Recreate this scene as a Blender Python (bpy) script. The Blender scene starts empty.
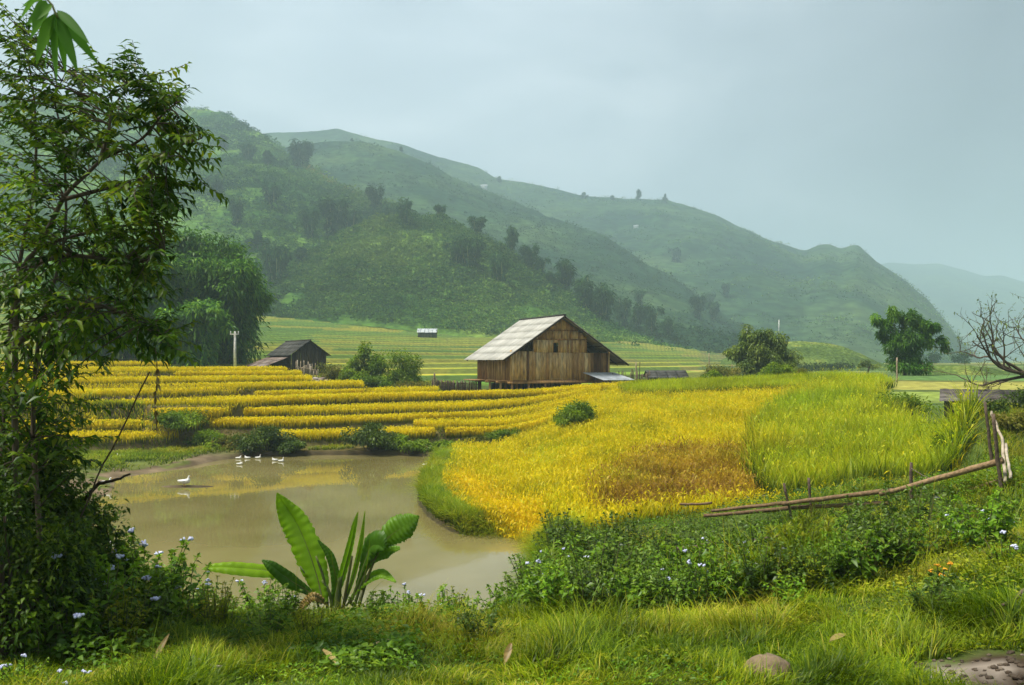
import bpy, math, random
import numpy as np
from mathutils import Vector, Matrix

rng = np.random.default_rng(11)
random.seed(11)
C = bpy.context.scene.collection
H, F, HZ = 5.4, 853.0, 360.0           # eye height above the pond, focal length in pixels, horizon row

# ------------------------------------------------------------------ noise
_T = np.random.default_rng(5).random((256, 256))
def vnoise(x, y, seed=0):
    x = np.asarray(x, float) + seed * 17.31; y = np.asarray(y, float) + seed * 9.73
    xi = np.floor(x).astype(int); yi = np.floor(y).astype(int)
    fx = x - xi; fy = y - yi
    fx = fx * fx * (3 - 2 * fx); fy = fy * fy * (3 - 2 * fy)
    a = _T[xi & 255, yi & 255]; b = _T[(xi + 1) & 255, yi & 255]
    c = _T[xi & 255, (yi + 1) & 255]; d = _T[(xi + 1) & 255, (yi + 1) & 255]
    return (a * (1 - fx) + b * fx) * (1 - fy) + (c * (1 - fx) + d * fx) * fy
def fbm(x, y, seed=0, octv=4):
    s = 0; a = .5
    for k in range(octv):
        s = s + a * vnoise(x * 2 ** k, y * 2 ** k, seed + k); a *= .5
    return s / (1 - .5 ** octv)            # 0..1, mean .5
def sstep(a, b, x):
    t = np.clip((np.asarray(x, float) - a) / (b - a), 0, 1)
    return t * t * (3 - 2 * t)

# ------------------------------------------------------------------ mesh buffers
class MB:
    def __init__(s):
        s.V = []; s.L = []; s.N = []; s.r = []; s.v = []; s.n = 0
    def add(s, V, Fc, rnd=.5, v=0.):
        V = np.asarray(V, float).reshape(-1, 3); Fc = np.asarray(Fc, np.int64)
        n = len(V)
        s.V.append(V); s.L.append((Fc + s.n).ravel())
        s.N.append(np.full(len(Fc), Fc.shape[1], np.int64))
        s.r.append(np.broadcast_to(np.asarray(rnd, float), (n,)))
        s.v.append(np.broadcast_to(np.asarray(v, float), (n,)))
        s.n += n
        return s
    def mesh(s, name, mat, off=(0, 0, 0), smooth=False):
        V = np.concatenate(s.V) - np.asarray(off, float)
        L = np.concatenate(s.L); N = np.concatenate(s.N)
        me = bpy.data.meshes.new(name)
        me.vertices.add(len(V)); me.vertices.foreach_set('co', V.astype(np.float32).ravel())
        me.loops.add(len(L)); me.loops.foreach_set('vertex_index', L.astype(np.int32))
        st = np.concatenate([[0], np.cumsum(N)[:-1]])
        me.polygons.add(len(N)); me.polygons.foreach_set('loop_start', st.astype(np.int32))
        try: me.polygons.foreach_set('loop_total', N.astype(np.int32))
        except Exception: pass
        if smooth: me.polygons.foreach_set('use_smooth', np.ones(len(N), bool))
        for nm, arr in (('rnd', s.r), ('hgt', s.v)):
            a = me.attributes.new(nm, 'FLOAT', 'POINT')
            a.data.foreach_set('value', np.concatenate(arr).astype(np.float32))
        me.update(calc_edges=True)
        if mat: me.materials.append(mat)
        return me

def tag(o, label=None, cat=None, group=None, kind=None):
    for k, val in (('label', label), ('category', cat), ('group', group), ('kind', kind)):
        if val: o[k] = val
    return o
def obj(name, mb, mat, label=None, cat=None, group=None, kind=None, smooth=False):
    """a top-level mesh object in world coordinates, origin moved to its base"""
    V = np.concatenate(mb.V); off = np.array([V[:, 0].mean(), V[:, 1].mean(), V[:, 2].min()])
    o = bpy.data.objects.new(name, mb.mesh(name, mat, off, smooth)); o.location = off
    C.objects.link(o)
    return tag(o, label, cat, group, kind)
def empty(name, loc, label, cat, group=None, rz=0):
    o = bpy.data.objects.new(name, None); o.location = loc; o.rotation_euler.z = rz
    o.empty_display_size = .2
    C.objects.link(o); return tag(o, label, cat, group)
def part(name, mb, mat, root, smooth=False, off=None, label=None):
    """mesh given in world coordinates (or local when off is 0)"""
    if off is None:
        p = root; off = np.zeros(3)
        while p: off = off + np.array(p.location); p = p.parent
    o = bpy.data.objects.new(name, mb.mesh(name, mat, off, smooth)); C.objects.link(o); o.parent = root
    if label: o['label'] = label
    return o
def kids(o): return [c for c in C.objects if c.parent == o]
def copy_tree(o, parent=None, ch=None):
    c = o.copy(); C.objects.link(c)
    if parent: c.parent = parent
    for k in (kids(o) if ch is None else ch): copy_tree(k, c)
    return c

# ------------------------------------------------------------------ shape generators
def nrm(a):
    a = np.asarray(a, float); return a / np.maximum(np.linalg.norm(a, axis=-1, keepdims=True), 1e-9)
def box(mb, c, s, rot=None, rnd=.5, v=0.):
    """box centre c, full sizes s, rot 3x3"""
    g = np.array([[i, j, k] for i in (-.5, .5) for j in (-.5, .5) for k in (-.5, .5)]) * np.asarray(s)
    if rot is not None: g = g @ np.asarray(rot).T
    mb.add(g + np.asarray(c), [[0, 1, 3, 2], [4, 6, 7, 5], [0, 4, 5, 1], [2, 3, 7, 6], [0, 2, 6, 4], [1, 5, 7, 3]], rnd, v)
def hexa(mb, P, rnd=.5):
    """8 corners: bottom 4 ccw, top 4 ccw"""
    mb.add(P, [[3, 2, 1, 0], [4, 5, 6, 7], [0, 1, 5, 4], [1, 2, 6, 5], [2, 3, 7, 6], [3, 0, 4, 7]], rnd)
def tube(mb, pts, rad, k=6, rnd=.5, cap=True, wob=0.):
    pts = np.asarray(pts, float); n = len(pts)
    rad = np.broadcast_to(np.asarray(rad, float), (n,))
    tg = nrm(np.gradient(pts, axis=0)); ref = np.array([.31, .87, .38])
    a = nrm(np.cross(tg, ref)); b = np.cross(tg, a)
    th = np.arange(k) / k * 2 * math.pi
    R = rad[:, None, None] * (1 + wob * (rng.random((n, k, 1)) - .5))
    V = pts[:, None] + R * (a[:, None] * np.cos(th)[None, :, None] + b[:, None] * np.sin(th)[None, :, None])
    f = []
    for i in range(n - 1):
        for j in range(k):
            j2 = (j + 1) % k; f.append([i * k + j, i * k + j2, (i + 1) * k + j2, (i + 1) * k + j])
    mb.add(V.reshape(-1, 3), f, rnd, np.repeat(np.linspace(0, 1, n), k))
    if cap and k > 4:
        m = mb.n
        mb.add(np.array([pts[0], pts[-1]]), np.zeros((0, 3), int), rnd)
        t = [[m - n * k + (j + 1) % k, m - n * k + j, m] for j in range(k)] + [[m - k + j, m - k + (j + 1) % k, m + 1] for j in range(k)]
        mb.L.append(np.array(t).ravel()); mb.N.append(np.full(len(t), 3, np.int64))
def curve(pts, n=10):
    """smooth Catmull-Rom through pts"""
    P = np.asarray(pts, float)
    if len(P) < 3: return np.array([P[0] + (P[-1] - P[0]) * t for t in np.linspace(0, 1, n)])
    Q = np.vstack([2 * P[0] - P[1], P, 2 * P[-1] - P[-2]]); out = []
    for u in np.linspace(0, len(P) - 1 - 1e-6, n):
        i = int(u); t = u - i; a, b, c, d = Q[i:i + 4]
        out.append(.5 * (2 * b + (c - a) * t + (2 * a - 5 * b + 4 * c - d) * t * t + (3 * b - a - 3 * c + d) * t ** 3))
    return np.array(out)
def blades(mb, P, h, w, bend, nseg=3, az=None, rnd=None, vmax=1., taper=1.3, w0=1.):
    n = len(P)
    if n == 0: return
    h = np.broadcast_to(h, (n,)); w = np.broadcast_to(w, (n,)); bend = np.broadcast_to(bend, (n,))
    az = rng.random(n) * 6.283 if az is None else az
    yaw = az + math.pi / 2 + rng.normal(0, .5, n)
    d = np.stack([np.cos(az), np.sin(az), 0 * az], 1); sd = np.stack([np.cos(yaw), np.sin(yaw), 0 * yaw], 1)
    rnd = rng.random(n) if rnd is None else rnd
    V = np.zeros((n, nseg + 1, 2, 3)); vv = np.zeros((n, nseg + 1, 2))
    for k in range(nseg + 1):
        s = k / nseg
        p = P + d * (h * bend * s ** 1.8)[:, None]
        p[:, 2] += h * (s - .45 * bend * s ** 3)
        ww = w * (w0 + (1 - w0) * min(1, s * 2)) * max(.06, (1 - s ** taper)) * .5
        V[:, k, 0] = p - sd * ww[:, None]; V[:, k, 1] = p + sd * ww[:, None]; vv[:, k] = s * vmax
    base = (np.arange(n) * (nseg + 1) * 2)[:, None, None]
    q = np.array([[2 * k, 2 * k + 1, 2 * k + 3, 2 * k + 2] for k in range(nseg)])[None]
    mb.add(V.reshape(-1, 3), (base + q).reshape(-1, 4), np.repeat(rnd, (nseg + 1) * 2), vv.ravel())
def leaves(mb, P, D, L, W, rnd=None, up=None, fold=.25, droop=.2, detail=True, wid=.42):
    """P base, D direction. detail: 5 verts folded and drooping, else a quad"""
    n = len(P)
    if n == 0: return
    D = nrm(D); L = np.broadcast_to(L, (n,))[:, None]; W = np.broadcast_to(W, (n,))[:, None]
    if up is None: up = np.array([0, 0, 1.]) + rng.normal(0, .45, (n, 3))
    S = nrm(np.cross(D, up)); N = np.cross(S, D)
    rnd = rng.random(n) if rnd is None else np.broadcast_to(rnd, (n,))
    g = np.array([0, 0, -1.]) * L
    m = P + D * L * wid + g * droop * .15
    l = m - S * W * .5 + N * W * fold; r = m + S * W * .5 + N * W * fold
    t = P + D * L + g * droop
    if detail:
        V = np.stack([P, l, m, r, t], 1)
        f = np.array([[0, 2, 1], [0, 3, 2], [2, 4, 1], [2, 3, 4]])
        vv = np.tile([0, .5, 0, .5, .6], n)
        mb.add(V.reshape(-1, 3), ((np.arange(n) * 5)[:, None, None] + f[None]).reshape(-1, 3), np.repeat(rnd, 5), vv)
    else:
        V = np.stack([P, r, t, l], 1)
        mb.add(V.reshape(-1, 3), (np.arange(n) * 4)[:, None] + np.arange(4)[None], np.repeat(rnd, 4))
def sph(n):
    return nrm(rng.normal(size=(n, 3)))
def lobe(mb, c, r, n, L, W, droop=.25, rbase=None, rs=.3, detail=False, shell=.55, down=.2):
    """a cloud of leaves filling an uneven ellipsoid"""
    u = sph(n); k = shell + (1 - shell) * rng.random(n)
    k *= .72 + .56 * vnoise(u[:, 0] * 2.3 + c[0] * 3, u[:, 1] * 2.3 + u[:, 2] * 1.7 + c[2] * 3 + c[1])
    P = np.asarray(c) + u * k[:, None] * np.asarray(r)
    D = u * .8 + rng.normal(0, .6, (n, 3)); D[:, 2] -= down
    rb = rng.random() if rbase is None else rbase
    leaves(mb, P, D, L * (.6 + .8 * rng.random(n)), W * (.6 + .8 * rng.random(n)), np.clip(rb + rng.normal(0, rs, n), 0, 1), droop=droop, detail=detail)
def ico(mb, c, r, rnd=.5, seg=8, rings=5, jit=0.):
    r = np.broadcast_to(np.asarray(r, float), (3,)); V = [[0, 0, -1.]]
    for i in range(1, rings):
        ph = -math.pi / 2 + math.pi * i / rings
        for j in range(seg):
            V.append([math.cos(ph) * math.cos(6.2832 * j / seg), math.cos(ph) * math.sin(6.2832 * j / seg), math.sin(ph)])
    V.append([0, 0, 1.]); V = np.array(V)
    if jit: V = V * (1 + jit * (rng.random((len(V), 1)) - .5))
    q = []; t = []
    for j in range(seg):
        t.append([0, 1 + (j + 1) % seg, 1 + j]); e = 1 + (rings - 2) * seg
        t.append([e + j, e + (j + 1) % seg, len(V) - 1])
        for i in range(rings - 2):
            a = 1 + i * seg; q.append([a + j, a + (j + 1) % seg, a + seg + (j + 1) % seg, a + seg + j])
    n0 = mb.n
    mb.add(V * r + np.asarray(c), q, rnd)
    mb.L.append((np.array(t) + n0).ravel()); mb.N.append(np.full(len(t), 3, np.int64))

# ------------------------------------------------------------------ materials
def new_mat(name):
    m = bpy.data.materials.new(name); m.use_nodes = True; nt = m.node_tree; nt.nodes.clear()
    out = nt.nodes.new('ShaderNodeOutputMaterial'); return m, nt, out
def nd(nt, t, **k):
    n = nt.nodes.new(t)
    for a, b in k.items():
        if a in n.inputs: n.inputs[a].default_value = b
        else: setattr(n, a, b)
    return n
def ramp(nt, cols, pos=None):
    r = nt.nodes.new('ShaderNodeValToRGB'); e = r.color_ramp.elements
    pos = pos or [i / (len(cols) - 1) for i in range(len(cols))]
    while len(e) < len(cols): e.new(.5)
    for i, (c, p) in enumerate(zip(cols, pos)):
        e[i].position = p; e[i].color = (c[0], c[1], c[2], 1)
    return r
def mul_noise(nt, col, scale, lo, hi, coord='Object', detail=3):
    tc = nd(nt, 'ShaderNodeTexCoord'); n = nd(nt, 'ShaderNodeTexNoise'); n.inputs['Scale'].default_value = scale; n.inputs['Detail'].default_value = detail
    nt.links.new(tc.outputs[coord], n.inputs['Vector'])
    mr = nd(nt, 'ShaderNodeMapRange'); mr.inputs[1].default_value = .3; mr.inputs[2].default_value = .7; mr.inputs[3].default_value = lo; mr.inputs[4].default_value = hi
    nt.links.new(n.outputs[0], mr.inputs[0])
    hs = nd(nt, 'ShaderNodeHueSaturation'); nt.links.new(mr.outputs[0], hs.inputs['Value']); nt.links.new(col, hs.inputs['Color'])
    return hs.outputs[0]
def leaf_mat(name, cols, base=None, transl=.3, gloss=.05, rough=.45, nz=(1.5, .75, 1.25), vpos=(.15, .75), objvar=.0):
    """leaf colour picked by the 'rnd' attribute; 'base' colours hold near the root of a blade ('hgt' attribute)"""
    m, nt, out = new_mat(name)
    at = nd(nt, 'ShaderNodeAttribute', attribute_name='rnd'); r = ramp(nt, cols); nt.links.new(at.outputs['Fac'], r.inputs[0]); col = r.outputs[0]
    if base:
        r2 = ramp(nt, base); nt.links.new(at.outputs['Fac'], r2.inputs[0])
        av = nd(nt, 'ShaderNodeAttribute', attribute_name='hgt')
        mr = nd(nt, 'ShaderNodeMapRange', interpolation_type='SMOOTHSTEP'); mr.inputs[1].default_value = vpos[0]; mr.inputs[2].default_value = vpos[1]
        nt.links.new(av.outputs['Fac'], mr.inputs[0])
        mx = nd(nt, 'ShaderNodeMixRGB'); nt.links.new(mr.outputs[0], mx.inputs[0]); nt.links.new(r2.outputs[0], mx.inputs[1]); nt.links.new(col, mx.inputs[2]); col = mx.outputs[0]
    col = mul_noise(nt, col, nz[0], nz[1], nz[2])
    if objvar:
        oi = nd(nt, 'ShaderNodeObjectInfo'); mr = nd(nt, 'ShaderNodeMapRange'); mr.inputs[3].default_value = 1 - objvar; mr.inputs[4].default_value = 1 + objvar
        nt.links.new(oi.outputs['Random'], mr.inputs[0]); hs = nd(nt, 'ShaderNodeHueSaturation'); nt.links.new(mr.outputs[0], hs.inputs['Value']); nt.links.new(col, hs.inputs['Color']); col = hs.outputs[0]
    df = nd(nt, 'ShaderNodeBsdfDiffuse'); tr = nd(nt, 'ShaderNodeBsdfTranslucent'); gl = nd(nt, 'ShaderNodeBsdfGlossy', Roughness=rough)
    gl.inputs['Color'].default_value = (1, 1, 1, 1)
    nt.links.new(col, df.inputs[0]); nt.links.new(col, tr.inputs[0])
    m1 = nd(nt, 'ShaderNodeMixShader'); m1.inputs[0].default_value = transl; nt.links.new(df.outputs[0], m1.inputs[1]); nt.links.new(tr.outputs[0], m1.inputs[2])
    m2 = nd(nt, 'ShaderNodeMixShader'); m2.inputs[0].default_value = gloss; nt.links.new(m1.outputs[0], m2.inputs[1]); nt.links.new(gl.outputs[0], m2.inputs[2])
    nt.links.new(m2.outputs[0], out.inputs[0]); return m
def solid_mat(name, cols, rough=.8, nz=(4, .7, 1.3), stretch=None, bump=0., bscale=30, attr='rnd', metallic=0., spec=.3):
    m, nt, out = new_mat(name); b = nd(nt, 'ShaderNodeBsdfPrincipled', Roughness=rough, Metallic=metallic)
    b.inputs['Specular IOR Level'].default_value = spec
    at = nd(nt, 'ShaderNodeAttribute', attribute_name=attr); r = ramp(nt, cols); nt.links.new(at.outputs['Fac'], r.inputs[0])
    tc = nd(nt, 'ShaderNodeTexCoord'); mp = nd(nt, 'ShaderNodeMapping'); mp.inputs['Scale'].default_value = stretch or (1, 1, 1); nt.links.new(tc.outputs['Object'], mp.inputs[0])
    n = nd(nt, 'ShaderNodeTexNoise'); n.inputs['Scale'].default_value = nz[0]; n.inputs['Detail'].default_value = 6; nt.links.new(mp.outputs[0], n.inputs['Vector'])
    mr = nd(nt, 'ShaderNodeMapRange'); mr.inputs[1].default_value = .3; mr.inputs[2].default_value = .7; mr.inputs[3].default_value = nz[1]; mr.inputs[4].default_value = nz[2]; nt.links.new(n.outputs[0], mr.inputs[0])
    hs = nd(nt, 'ShaderNodeHueSaturation'); nt.links.new(mr.outputs[0], hs.inputs['Value']); nt.links.new(r.outputs[0], hs.inputs['Color']); nt.links.new(hs.outputs[0], b.inputs['Base Color'])
    if bump:
        n2 = nd(nt, 'ShaderNodeTexNoise'); n2.inputs['Scale'].default_value = bscale; n2.inputs['Detail'].default_value = 5; nt.links.new(mp.outputs[0], n2.inputs['Vector'])
        bp = nd(nt, 'ShaderNodeBump'); bp.inputs['Strength'].default_value = bump; bp.inputs['Distance'].default_value = .05; nt.links.new(n2.outputs[0], bp.inputs['Height']); nt.links.new(bp.outputs[0], b.inputs['Normal'])
    nt.links.new(b.outputs[0], out.inputs[0]); return m

M = {}
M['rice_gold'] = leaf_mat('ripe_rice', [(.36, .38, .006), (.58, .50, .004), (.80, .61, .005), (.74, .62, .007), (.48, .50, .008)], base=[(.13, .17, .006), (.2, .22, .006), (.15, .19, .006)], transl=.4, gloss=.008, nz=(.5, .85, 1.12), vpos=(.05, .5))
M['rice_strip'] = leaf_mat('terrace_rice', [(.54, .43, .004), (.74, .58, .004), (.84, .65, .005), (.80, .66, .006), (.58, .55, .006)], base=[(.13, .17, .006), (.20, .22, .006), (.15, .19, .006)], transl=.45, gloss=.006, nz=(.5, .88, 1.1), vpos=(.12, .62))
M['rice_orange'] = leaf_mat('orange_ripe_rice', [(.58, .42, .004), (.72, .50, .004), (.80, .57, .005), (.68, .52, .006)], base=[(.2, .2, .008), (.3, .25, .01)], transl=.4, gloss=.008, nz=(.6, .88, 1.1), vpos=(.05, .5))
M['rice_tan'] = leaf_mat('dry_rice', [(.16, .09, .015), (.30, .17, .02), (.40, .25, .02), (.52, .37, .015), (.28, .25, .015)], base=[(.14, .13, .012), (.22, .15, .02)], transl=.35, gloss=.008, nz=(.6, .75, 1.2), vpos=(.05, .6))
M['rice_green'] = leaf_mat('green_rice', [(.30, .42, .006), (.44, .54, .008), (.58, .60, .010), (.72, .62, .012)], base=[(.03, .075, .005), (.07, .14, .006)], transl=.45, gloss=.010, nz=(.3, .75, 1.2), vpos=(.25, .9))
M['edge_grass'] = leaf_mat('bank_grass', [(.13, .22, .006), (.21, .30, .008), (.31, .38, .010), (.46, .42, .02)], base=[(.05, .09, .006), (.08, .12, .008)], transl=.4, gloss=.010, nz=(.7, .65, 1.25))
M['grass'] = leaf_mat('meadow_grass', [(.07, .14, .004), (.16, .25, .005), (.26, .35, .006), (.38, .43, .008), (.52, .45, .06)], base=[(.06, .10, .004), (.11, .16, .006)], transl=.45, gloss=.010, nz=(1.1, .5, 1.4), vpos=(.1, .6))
M['weed'] = leaf_mat('weed_leaf', [(.06, .14, .008), (.11, .23, .010), (.17, .32, .014), (.25, .38, .018)], transl=.4, gloss=.018, nz=(1.2, .7, 1.25), objvar=.25)
M['weed_yellow'] = leaf_mat('yellow_weed_leaf', [(.14, .19, .008), (.22, .28, .010), (.30, .35, .014), (.36, .35, .02)], transl=.4, gloss=.012, nz=(1.2, .75, 1.25), objvar=.15)
M['weed_dark'] = leaf_mat('dark_weed_leaf', [(.03, .065, .007), (.06, .12, .009), (.10, .18, .012), (.16, .25, .016)], transl=.3, gloss=.022, nz=(1.2, .65, 1.3), objvar=.25)
M['tree_near'] = leaf_mat('near_tree_leaf', [(.022, .06, .004), (.045, .11, .006), (.09, .18, .008), (.15, .25, .010), (.24, .29, .012)], transl=.42, gloss=.015, rough=.4, nz=(.8, .65, 1.3))
M['thicket'] = leaf_mat('thicket_leaf_shaded', [(.022, .055, .005), (.05, .105, .007), (.10, .175, .009), (.18, .26, .014)], transl=.3, gloss=.012, nz=(1.2, .6, 1.3))  # backlit shade of the undergrowth is put into these leaf colours
M['bush'] = leaf_mat('bush_leaf', [(.07, .14, .006), (.12, .21, .008), (.18, .29, .010), (.26, .35, .014)], transl=.38, gloss=.012, nz=(.7, .65, 1.3), objvar=.15)
M['bush_dark'] = leaf_mat('dark_bush_leaf', [(.032, .062, .008), (.052, .092, .010), (.08, .13, .012), (.13, .19, .016)], transl=.3, gloss=.015, nz=(.8, .65, 1.3), objvar=.15)
M['bush_brown'] = leaf_mat('dry_bush_leaf', [(.09, .12, .014), (.15, .17, .02), (.22, .21, .03), (.28, .23, .05)], transl=.35, gloss=.008, nz=(.8, .65, 1.3), objvar=.15)
M['tree_grey'] = leaf_mat('grey_green_leaf', [(.09, .15, .03), (.14, .21, .035), (.20, .27, .04), (.27, .33, .05)], transl=.35, gloss=.01, nz=(.5, .65, 1.3))
M['bamboo'] = leaf_mat('bamboo_leaf', [(.05, .15, .012), (.09, .23, .016), (.14, .31, .02), (.21, .38, .025)], transl=.38, gloss=.012, nz=(.3, .65, 1.3), objvar=.15)
M['bamboo_grove'] = leaf_mat('bamboo_grove_leaf', [(.035, .11, .012), (.065, .175, .016), (.11, .25, .02), (.18, .33, .025)], transl=.35, gloss=.01, nz=(.3, .6, 1.35), objvar=.2)
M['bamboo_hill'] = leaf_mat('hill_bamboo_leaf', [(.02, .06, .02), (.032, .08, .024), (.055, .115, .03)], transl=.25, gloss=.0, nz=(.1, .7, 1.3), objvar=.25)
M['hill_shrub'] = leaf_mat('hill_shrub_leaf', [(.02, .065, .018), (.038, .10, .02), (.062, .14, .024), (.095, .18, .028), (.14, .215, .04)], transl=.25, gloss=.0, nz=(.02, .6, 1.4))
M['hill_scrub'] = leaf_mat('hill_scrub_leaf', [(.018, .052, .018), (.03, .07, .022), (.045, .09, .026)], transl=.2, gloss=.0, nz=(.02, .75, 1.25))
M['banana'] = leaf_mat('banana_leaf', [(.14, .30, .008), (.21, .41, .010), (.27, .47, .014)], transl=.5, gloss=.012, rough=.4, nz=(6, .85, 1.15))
M['banana_dark'] = leaf_mat('dark_banana_leaf', [(.05, .13, .008), (.08, .19, .010), (.13, .27, .014)], transl=.4, gloss=.012, rough=.4, nz=(6, .8, 1.2))  # darker green tone for part of the leaves
M['flower'] = solid_mat('lilac_petals', [(.50, .52, .80), (.62, .65, .86), (.74, .76, .9)], rough=.9)
M['marigold'] = solid_mat('orange_petals', [(.8, .3, .02), (.85, .45, .03)], rough=.8)
M['bark'] = solid_mat('bark', [(.05, .035, .022), (.09, .065, .04), (.13, .10, .07)], rough=.9, nz=(9, .6, 1.4), stretch=(1, 1, .3), bump=.5, bscale=25)
M['stem'] = solid_mat('green_stem', [(.06, .09, .02), (.10, .13, .03), (.13, .12, .04)], rough=.7)
M['culm'] = solid_mat('bamboo_culm', [(.10, .14, .035), (.17, .18, .05), (.2, .17, .07)], rough=.5)
M['deadwood'] = solid_mat('dead_branch', [(.07, .05, .035), (.13, .09, .06), (.2, .15, .10)], rough=.9, nz=(12, .6, 1.4), bump=.4)
M['palewood'] = solid_mat('weathered_pole', [(.22, .17, .11), (.34, .27, .18), (.42, .36, .27)], rough=.85, nz=(14, .6, 1.3), stretch=(.4, .4, 1), bump=.4)
M['rail'] = solid_mat('brown_rail', [(.10, .06, .03), (.18, .11, .055), (.30, .2, .10)], rough=.85, nz=(14, .6, 1.3), bump=.4)
M['plank'] = solid_mat('barn_plank', [(.10, .05, .02), (.29, .16, .06), (.45, .27, .105), (.56, .375, .165), (.66, .49, .26)], rough=.85, nz=(3.2, .5, 1.35), stretch=(2.2, 2.2, .45), bump=.3, bscale=14)
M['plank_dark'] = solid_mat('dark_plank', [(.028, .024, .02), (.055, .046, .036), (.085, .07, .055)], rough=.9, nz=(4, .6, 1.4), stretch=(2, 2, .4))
M['roof'] = solid_mat('fibre_cement', [(.38, .37, .33), (.43, .42, .37), (.48, .46, .41)], rough=.85, nz=(.8, .75, 1.12), bump=.1, spec=.1)
M['roof_dark'] = solid_mat('dark_roof', [(.035, .037, .033), (.06, .06, .053), (.085, .085, .075)], spec=.1, rough=.9, nz=(1.5, .65, 1.3))
M['roof_rust'] = solid_mat('rusty_sheet', [(.09, .06, .045), (.16, .11, .085), (.26, .23, .2)], rough=.6, nz=(2.5, .6, 1.4))
M['tin'] = solid_mat('tin_sheet', [(.42, .45, .48), (.55, .58, .6), (.66, .68, .7)], rough=.4, nz=(1.6, .7, 1.15), metallic=.3)
M['shade_sheet'] = solid_mat('painted_interior_shade', [(.012, .010, .008), (.02, .017, .013)], rough=1)  # near-black colour that paints the shade inside the barn
M['concrete'] = solid_mat('concrete_pole', [(.5, .48, .43), (.62, .6, .55)], rough=.8)
M['white'] = solid_mat('white_feather', [(.76, .75, .70), (.84, .83, .8)], rough=.8, nz=(20, .9, 1.05))
M['beak'] = solid_mat('orange_beak', [(.6, .28, .04), (.7, .36, .06)], rough=.5)
M['stone'] = solid_mat('stone', [(.13, .09, .05), (.20, .145, .085), (.26, .2, .13)], rough=.9, nz=(9, .6, 1.3), bump=.7, bscale=14)
M['deadleaf'] = leaf_mat('dead_leaf', [(.24, .15, .04), (.36, .25, .07), (.5, .40, .16)], transl=.25, gloss=.02, nz=(14, .6, 1.3))
M['plastic'] = solid_mat('white_plastic', [(.62, .66, .7), (.75, .77, .8)], rough=.35)
M['clod'] = solid_mat('mud_clod', [(.05, .035, .022), (.10, .075, .05), (.20, .165, .125)], rough=.9, bump=.5, bscale=40)
M['roof_old'] = solid_mat('old_roof', [(.07, .06, .052), (.11, .095, .085), (.15, .135, .12)], rough=.9, nz=(2.5, .6, 1.4), spec=.1)
M['rubble'] = solid_mat('rubble', [(.12, .09, .07), (.25, .2, .16), (.5, .46, .4)], rough=.9)
# ------------------------------------------------------------------ the lie of the land
def G(px, d): return ((px - 512) / F * d, d)            # plan position along a column of the picture
def W0(px, py):                                          # plan position of a point on the pond surface
    d = F * H / (py - HZ); return G(px, d)
def PT(px, py, d): return np.array([(px - 512) / F * d, d, H - (py - HZ) * d / F])

POND = np.array([W0(*p) for p in [(60, 605), (30, 545), (80, 510), (110, 492), (118, 478), (150, 473), (190, 467), (215, 461), (250, 456.5), (300, 455.5), (360, 455), (410, 455.5), (432, 457.5),
        (438, 462), (428, 475), (420, 490), (418, 502), (428, 516), (445, 528), (465, 537), (490, 545.5), (508, 550), (522, 560), (527, 570), (512, 585), (480, 600), (430, 620), (340, 640), (240, 640), (140, 630)]])
def seg_dist(x, y, poly, closed=True):
    best = np.full(x.shape, 1e9)
    n = len(poly)
    for i in range(n if closed else n - 1):
        a = poly[i]; b = poly[(i + 1) % n]; e = b - a
        t = np.clip(((x - a[0]) * e[0] + (y - a[1]) * e[1]) / (e @ e + 1e-12), 0, 1)
        best = np.minimum(best, (x - a[0] - t * e[0]) ** 2 + (y - a[1] - t * e[1]) ** 2)
    return np.sqrt(best)
def inside(x, y, poly):
    r = np.zeros(x.shape, bool); n = len(poly)
    for i in range(n):
        a = poly[i]; b = poly[(i + 1) % n]
        c = ((a[1] > y) != (b[1] > y)); r ^= c & (x < (b[0] - a[0]) * (y - a[1]) / (b[1] - a[1] + 1e-12) + a[0])
    return r
def pond_dist(x, y):
    d = seg_dist(x, y, POND); return np.where(inside(x, y, POND), -d, d)

# terrace fronts: level of the ground, then (picture column, row of the rice tops) along its front, limits in x on the picture
def front(ztop, pts):
    P = np.array([G(px, F * (H - ztop) / (py - HZ)) for px, py in pts]); return P[np.argsort(P[:, 0])]
TER = [  # name, ground level, front polyline, right end column, fade
    (.80, front(1.28, [(-200, 434), (90, 430), (300, 431), (380, 429), (450, 427), (500, 426.5)]), 9999),
    (1.15, np.vstack([front(1.93, [(-200, 420), (90, 418), (300, 417.5), (405, 414)]) - (0, .02), front(1.66, [(440, 421), (450, 420), (500, 419.5), (560, 418)])]), 9999),
    (1.45, front(1.93, [(-200, 420), (90, 418), (300, 417.5), (450, 412), (500, 411), (600, 409)]), 9999),
    (1.98, front(2.49, [(-200, 410), (90, 409), (300, 406), (450, 403), (500, 400.5), (620, 397)]), 9999),
    (2.58, front(3.13, [(-200, 401), (90, 401), (150, 400), (300, 394), (450, 390.5), (500, 389.3), (640, 388.5)]), 9999),
    (2.82, front(3.32, [(-200, 393), (90, 392), (300, 389.6), (445, 386.5)]), 445),
    (3.38, front(3.95, [(-200, 384), (90, 384), (300, 380), (370, 379.5)]), 370),
    (3.78, front(4.26, [(-200, 378), (90, 377), (300, 375), (320, 375)]), 318),
    (4.12, front(4.60, [(-200, 372), (90, 371), (310, 370)]), 308),
    (4.42, front(4.90, [(-200, 367.5), (90, 367), (300, 366)]), 293),
    (4.86, front(5.40, [(-200, 360.3), (50, 360.3), (172, 360.2), (178, 360.2)]), 176),
]
TER[-1] = (4.86, np.array([G(-200, 74), G(180, 75)]), 176)
F_ORP = np.array([G(*p) for p in [(410, 36), (436, 39), (480, 34.5), (492, 30), (548, 27), (550, 22), (505, 22), (460, 24), (420, 28)]])
def Yk(k, x): return np.interp(x, TER[k][1][:, 0], TER[k][1][:, 1])
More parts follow.
